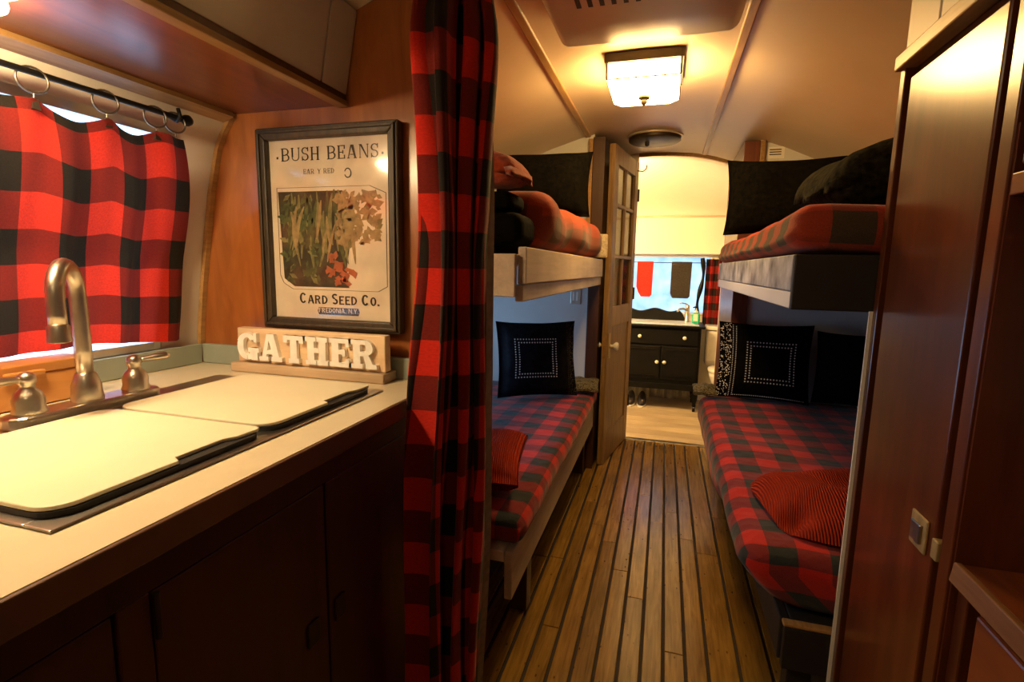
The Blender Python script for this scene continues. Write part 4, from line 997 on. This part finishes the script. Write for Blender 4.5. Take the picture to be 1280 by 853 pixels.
pillow('bed_pillow', 'large black pillow upright behind the orange red fleece blanket', (.475, 2.56, 1.528), .47, .335, .16, math.radians(-2), math.radians(-8), 'blackcloth', seed=2)
single('fleece_cushion', rbox(.352, .86, 1.42, 1.82, 1.358, 1.535, .086, (8, 8, 4), lambda q: q + Vector((.012 * nz3(q, 6, 2), 0, (.02 * nz3(q, 5, 1) - .05 * max(0, (.52 - q.x) / .17)) if q.z > 1.44 else 0))), 'darkknit', 'plump charcoal fleece cushion lying beside the wardrobe top', 'cushion', smooth=True, weld=True)
t, sf_ = pillow('studded_pillow', 'blue black pillow with square of silver studs, before pale wall', (-.625, 2.60, .726), .43, .40, .15, math.radians(28), math.radians(-12), 'navycloth', flange=.10, seed=4)
dots(t, sf_, sq(-.62, .42, -.50, .52, 15) + sq(-.53, .33, -.41, .43, 13), .0042)
random.seed(11); dots(t, sf_, [(random.uniform(.80, .99), random.uniform(-.97, .97)) for i in range(170)] + [(.76, -.95 + i * .05) for i in range(39)], .0024, 'sequin', 'sequins')
t, sf_ = pillow('studded_pillow', 'black pillow with stud square and sequined flange on shaded bunk', (.505, 2.860, .742), .44, .40, .14, math.radians(-6), math.radians(-10), 'blackcloth', flange=.12, seed=5)
dots(t, sf_, sq(-.38, .66, -.56, .50, 15) + sq(-.30, .57, -.46, .40, 13), .0042)
random.seed(12); dots(t, sf_, [(random.uniform(-.99, -.74), random.uniform(-.97, .97)) for i in range(260)], .0030, 'stud', 'sequins')
dots(t, sf_, [(-.70, -.95 + i * .048) for i in range(40)] + [(-.63, -.93 + i * .048) for i in range(39)] + [(-.6 + i * .045, -.93) for i in range(34)], .0030, 'stud', 'stud_rows')
pillow('bed_pillow', 'plain black pillow leaning behind the sequined pillow', (.905, 2.82, .735), .34, .36, .13, math.radians(-14), math.radians(-12), 'blackcloth', seed=6)
pillow('sequin_cushion', 'small sequined cushion lying at the open door end of the bed', (-.425, 2.84, .552), .21, .16, .045, math.radians(5), math.radians(-80), 'sequin', seed=7)
pillow('sequin_cushion', 'small sequined cushion at corner of the shaded bunk beside doorway post', (.235, 2.865, .572), .12, .12, .035, math.radians(0), math.radians(-78), 'sequin', seed=8)
pillow('knit_cushion', 'rust red knitted cushion lying on the bed beside the drape', (-.58, 1.50, .588), .36, .34, .12, math.radians(10), math.radians(-84), 'redknit', seed=9)
# knitted throw on the right bed
def thr(u, v):
    a = 2 * PI * u; r = v
    ex = .215 * (1 + .10 * math.sin(3 * a + 1)); ey = .235 * (1 + .08 * math.sin(2 * a + .4))
    x = .492 + ex * r * math.cos(a); y = 1.575 + ey * r * math.sin(a)
    h = .075 * (1 - r ** 3.0) + .010
    h += .0012 * math.sin((y * .8 + x * .6 + .02 * nz3((x, y, 0), 6)) * 190) * (1 - r ** 6) + .035 * nz3((x, y, 0), 8, 4) * (1 - r ** 4)
    h -= .045 * math.exp(-((x - .36) ** 2 + (y - 1.42) ** 2) / .0009)
    return (x, y, .538 + max(h, .0) - (.004 if r > .97 else 0))
single('knitted_throw', MB().grid(thr, 96, 40, lambda u, v: (.5 + v * .22 * math.cos(2 * PI * u), .5 + v * .24 * math.sin(2 * PI * u))), 'redknit', 'rust red chunky knitted throw bunched on the plaid mattress', 'blanket', smooth=True, weld=True)

# outlet and wall sticker
ot = thing('wall_outlet', 'small double wall outlet under the upper bunk beside the door', 'outlet', (-.487, 2.998, 1.02))
part(ot, 'plate', B(-.525, -.465, 2.992, 2.9995, .995, 1.085), 'chrome', bevel=.003)
for q in (-.512, -.492): part(ot, 'socket', B(q, q + .012, 2.9895, 2.9918, 1.015, 1.065), 'white')
ns = thing('wall_notice', 'small printed notice stuck on the pale wall above black pillow', 'notice', (.49, 2.998, 1.80))
part(ns, 'sheet', B(.468, .545, 2.9965, 2.9995, 1.775, 1.832), 'white')
for q in range(3): part(ns, 'print_line', B(.475, .53, 2.9955, 2.9963, 1.792 + q * .012, 1.797 + q * .012), 'ink')

# ------------------------------------------------------------------ open door with glass lights
Hd = Vector((-.205, 3.622, 0)); Fd = Vector((-.306, 3.045, 0)); DW = (Fd - Hd).length; du = (Fd - Hd).normalized(); dn = Vector((-du.y, du.x, 0))
if dn.x < 0: dn = -dn
TH = .034
dr1 = thing('door_1', 'open weathered wood door with six small panes and crystal knobs', None, (Hd.x, Hd.y, .012), kind='structure')
def dbox(a0, a1, z0, z1, n0, n1):
    P = [Hd + du * a + dn * q for a, q in ((a0, n0), (a1, n0), (a1, n1), (a0, n1))]
    return MB().hexa([(p.x, p.y, z0) for p in P] + [(p.x, p.y, z1) for p in P])
DZ0, DZ1 = .012, 1.900; s_ = .085
for a in (0, DW - s_): part(dr1, 'stile', dbox(a, a + s_, DZ0, DZ1, -TH, 0), 'doorwood', bevel=.003)
for z0, z1 in ((DZ0, .20), (.855, .975), (1.80, DZ1)): part(dr1, 'rail', dbox(s_, DW - s_, z0, z1, -TH + .001, -.001), 'doorwood', bevel=.003)
part(dr1, 'door_panel', dbox(s_, DW - s_, .20, .855, -TH + .010, -.010), 'doorwood')
zr = [.975, 1.275, 1.575, 1.80]; mid = DW / 2
part(dr1, 'muntin', dbox(mid - .011, mid + .011, .975, 1.80, -TH + .004, -.004), 'doorwood', bevel=.002)
for z in zr[1:3]:
    for a0, a1 in ((s_, mid - .011), (mid + .011, DW - s_)): part(dr1, 'muntin', dbox(a0, a1, z - .010, z + .010, -TH + .004, -.004), 'doorwood', bevel=.002)
for i in range(3):
    for a0, a1 in ((s_, mid - .011), (mid + .011, DW - s_)):
        part(dr1, 'pane', dbox(a0, a1, zr[i] + (.010 if i else 0), zr[i + 1] - (.010 if i < 2 else 0), -.019, -.015), 'doorglass')
kz = .745; kb = Hd + du * (DW - .045)
part(dr1, 'lock_plate', dbox(DW - .062, DW - .028, kz - .075, kz + .075, -.001, .003), 'brass', bevel=.001)
part(dr1, 'edge_plate', dbox(DW - .001, DW + .002, kz - .07, kz + .07, -TH + .006, -.006), 'trimgold')
for sgn, off in ((1, .003), (-1, -TH)):
    c = Vector((kb.x, kb.y, kz)) + dn * off
    kn = part(dr1, 'knob', MB().lathe([(.009, 0), (.008, .018), (.016, .024), (.025, .034), (.026, .044), (.020, .052), (.004, .055)], c, dn * sgn, 10), 'crystal', smooth=math.radians(30))
    part(kn, 'rosette', MB().lathe([(.016, .0005), (.014, .004), (.010, .006)], c, dn * sgn, 14), 'brass', smooth=True)
c = Hd + du * .05 + dn * .001
part(dr1, 'coat_hook', MB().tube([(c.x, c.y, 1.84), (c.x + .035, c.y, 1.835), (c.x + .055, c.y, 1.85), (c.x + .058, c.y, 1.875)], .004, 8), 'bronze', smooth=True)
for z in (.25, 1.0, 1.65): part(dr1, 'hinge', MB().lathe([(.006, 0), (.006, .08)], (Hd.x + dn.x * .004, Hd.y + .004, z), n=10), 'bronze')

# ------------------------------------------------------------------ washroom
va = thing('vanity_cabinet', 'black painted antique washstand with white knobs and scalloped back', 'cabinet', (0.0, 4.7, 0))
VX0, VX1, VY0, VY1 = -.325, .325, 4.505, 4.90
part(va, 'body', B(VX0 + .01, VX1 - .01, VY0 + .02, VY1, .235, .722), 'blackwood', bevel=.004)
part(va, 'top', B(VX0 - .018, VX1 + .018, VY0 - .02, VY1 + .01, .7225, .742), 'blackwood', bevel=.005)
part(va, 'counter_sheet', B(VX0 + .0, VX1 - .03, VY0 + .02, VY1 - .02, .7425, .750), 'marble', bevel=.002)
dw = part(va, 'drawer', B(VX0 + .03, VX1 - .03, VY0 + .004, VY0 + .0195, .575, .705), 'blackwood', bevel=.004)
def knob(par, x, z): part(par, 'knob', MB().lathe([(.006, 0), (.006, .008), (.014, .014), (.016, .022), (.011, .029), (.001, .032)], (x, VY0 + .0035, z), (0, -1, 0), 14), 'porcelain', smooth=True)
knob(dw, -.18, .640); knob(dw, .185, .640)
for (a, b, kx_) in ((VX0 + .03, -.004, -.028), (.004, VX1 - .03, .032)):
    dd = part(va, 'door', B(a, b, VY0 + .004, VY0 + .0195, .275, .560), 'blackwood', bevel=.004)
    for mz in (.300, .527): part(dd, 'moulding', B(a + .03, b - .03, VY0 - .002, VY0 + .0035, mz, mz + .008), 'blackwood')
    knob(dd, kx_, .425)
part(va, 'apron', B(VX0 + .012, VX1 - .012, VY0 + .012, VY0 + .03, .185, .2345), 'blackwood', bevel=.004)
for x in (VX0 + .03, VX1 - .03):
    for y in (VY0 + .035, VY1 - .03):
        lg = part(va, 'leg', MB().lathe([(.026, .234), (.026, .19), (.018, .175), (.027, .15), (.024, .11), (.015, .075), (.017, .055), (.011, .045)], (x, y, 0), n=14), 'blackwood', smooth=True)
        part(lg, 'caster', MB().lathe([(.021, -.011), (.021, .011)], (x, y, .0255), (1, 0, 0), 16), 'blackwood', smooth=math.radians(50))
        part(lg, 'caster_fork', MB().lathe([(.010, .052), (.012, .042)], (x, y, 0), n=10), 'porcelain')
top = []
for i in range(41):
    k = i / 40; x = -.33 + .52 * k
    top.append((x, .845 + .016 * math.cos(k * 4 * PI) * (1 - .2 * k) - .085 * max(0, (k - .86) / .14) ** 2 - .02 * max(0, (.08 - k) / .08)))
part(va, 'back_board', MB().prism([(-.33, .752), (.19, .752)] + list(reversed(top)), lambda a, b: (a, 4.868, b), lambda a, b: (a, 4.885, b)), 'blackwood', bevel=.002)
ms = [(.305 + .018 * math.sin(z_ * 11 + 1.2), 4.875, z_) for z_ in [.752 + .02 * i for i in range(29)]]
part(va, 'mirror_support', MB().tube(ms, [.016 + .005 * math.sin(i * .55) for i in range(29)], 10), 'blackwood', smooth=True)
vfau = thing('basin_faucet', 'slim brushed metal basin faucet on the black washstand', 'faucet', (.205, 4.80, .7505))
part(vfau, 'body', MB().lathe([(.026, 0), (.026, .008), (.019, .014), (.018, .12), (.020, .14), (.012, .15)], (.205, 4.80, .7505), n=16), 'nickel', smooth=math.radians(50))
part(vfau, 'spout', MB().tube([(.20, 4.795, .855), (.165, 4.76, .868), (.13, 4.725, .862), (.118, 4.713, .848)], .010, 10), 'nickel', smooth=True)
part(vfau, 'lever', MB().tube([(.205, 4.80, .90), (.185, 4.78, .912), (.14, 4.74, .918)], .006, 8), 'nickel', smooth=True)
sb = thing('soap_bottle', 'green hand soap pump bottle at edge of the washstand', 'bottle', (.272, 4.66, .7505))
part(sb, 'body', rbox(.240, .304, 4.64, 4.68, .7505, .845, .015, (4, 3, 4)), 'soap', smooth=True, weld=True)
part(sb, 'label', B(.252, .285, 4.6375, 4.6395, .775, .835), 'label')
part(sb, 'neck', MB().lathe([(.018, .845), (.016, .858), (.010, .86), (.010, .868), (.004, .87), (.004, .888)], (.272, 4.66, 0), n=14), 'white', smooth=math.radians(50))
part(sb, 'pump', MB().tube([(.272, 4.66, .886), (.272, 4.655, .893), (.255, 4.645, .893), (.245, 4.638, .888)], .006, 8), 'blackwood', smooth=True)
single('hanging_line', MB().tube([(-.60, 4.93, 1.272), (.0, 4.93, 1.268), (.355, 4.93, 1.270)], .0035, 6), 'iron', 'dark cord strung across the washroom window', 'cord', smooth=True)
def cloth(x0, x1, z0, z1, cut, mat, label):
    P = [(x0, z1), (x1, z1), (x1 - .004, z0 + .02), (x1 - .02, z0), (x0 + cut, z0), (x0 + cut * .4, z0 + cut * .9), (x0, z0 + cut * 2.0)]
    mb = MB().prism(list(reversed(P)), lambda a, b: (a, 4.915 + .004 * math.sin(a * 40), b), lambda a, b: (a, 4.924, b))
    mb.prism(list(reversed([(x0 + .004, z1), (x1 - .004, z1), (x1 - .008, z0 + .06), (x0 + .01, z0 + .07)])), lambda a, b: (a, 4.937, b), lambda a, b: (a, 4.943, b))
    mb.box(x0, x1, 4.915, 4.943, z1 - .001, z1 + .006)
    single('hanging_cloth', mb, mat, label, 'cloth', bevel=.003)
cloth(-.252, -.108, .955, 1.272, .045, 'redtowel', 'red cloth folded over the cord at the washroom window')
cloth(.05, .225, .950, 1.272, .022, 'browntowel', 'dark brown cloth folded over the cord at the washroom window')
def bcur(u, v):
    x = .345 + .155 * u; z = 1.305 - .60 * v
    return (x, 4.945 + .016 * math.sin(u * 16 + v), z)
single('washroom_curtain', MB().grid(bcur, 40, 20, lambda u, v: (u * .30, v * .60)), 'checkbath', 'narrow red and black check curtain at the washroom window', 'curtain', smooth=True)
to = thing('toilet', 'cream porcelain toilet between washstand and washroom wall', 'toilet', (.58, 4.65, 0))
part(to, 'tank', rbox(.375, .785, 4.74, 4.93, .37, .69, .03, (4, 3, 4)), 'porcelain', smooth=True, weld=True)
part(to, 'tank_lid', rbox(.368, .792, 4.73, 4.935, .691, .725, .012, (4, 3, 2)), 'porcelain', smooth=True, weld=True)
def ell(cx, cy, rx, ry, prof, n=28):
    mb = MB(); vs = []; fs = []
    for k_, z_ in prof:
        for i in range(n): a = 2 * PI * i / n; vs.append((cx + rx * k_ * math.cos(a), cy + ry * k_ * math.sin(a), z_))
    for j in range(len(prof) - 1):
        for i in range(n): q = (i + 1) % n; fs.append((j * n + i, j * n + q, (j + 1) * n + q, (j + 1) * n + i))
    fs.append(tuple(range(n - 1, -1, -1))); fs.append(tuple((len(prof) - 1) * n + i for i in range(n)))
    return mb.add(vs, fs)
part(to, 'bowl', ell(.58, 4.53, .185, .215, [(.62, .005), (.60, .03), (.52, .10), (.62, .19), (.90, .28), (1.0, .34), (1.0, .368)]), 'porcelain', smooth=True)
part(to, 'seat', ell(.58, 4.53, .19, .22, [(1.0, .370), (1.03, .376), (1.03, .392), (.98, .40)]), 'porcelain', smooth=math.radians(40))
cs = MB(); n = 60
for i in range(n):
    x0 = -.33 + .66 * i / n; x1 = -.33 + .66 * (i + 1) / n
    ya = 4.945 + .008 * math.sin(i * 1.05); yb_ = 4.945 + .008 * math.sin((i + 1) * 1.05)
    cs.add([(x0, ya, .006), (x1, yb_, .006), (x1, yb_, .42), (x0, ya, .42)], [(0, 1, 2, 3)])
single('corrugated_sheet', cs, 'corrug', 'rusty corrugated metal sheet standing behind the washstand legs', 'metal sheet', smooth=True)
for (sx, lab) in ((-.235, 'dark canvas shoe under the washstand, outer one by the leg'), (-.14, 'dark canvas shoe under the washstand, inner one of the pair')):
    sh_ = thing('shoe', lab, 'shoe', (sx, 4.64, .004), 'shoes under the washstand')
    part(sh_, 'sole', ell(sx, 4.64, .040, .125, [(1, .0045), (1.02, .012), (1, .022)]), 'white', smooth=math.radians(40))
    up = ell(sx, 4.64, .038, .12, [(1, .0225), (.98, .045), (.85, .06), (.6, .068)])
    up.v = [(a, b, c + (.05 * max(0, (b - 4.63) / .12) if c > .04 else 0)) for a, b, c in up.v]
    part(sh_, 'upper', up, 'shoe', smooth=True)
bs = thing('wall_sconce', 'warm bar light on the washroom wall beside the doorway', 'lamp', (-.6, 3.74, 1.62))
part(bs, 'back_plate', B(-.86, -.40, 3.6605, 3.675, 1.58, 1.68), 'bronze', bevel=.003)
part(bs, 'diffuser', rbox(-.85, -.41, 3.676, 3.75, 1.59, 1.67, .03, (4, 2, 2)), 'bathglow', smooth=True, weld=True)
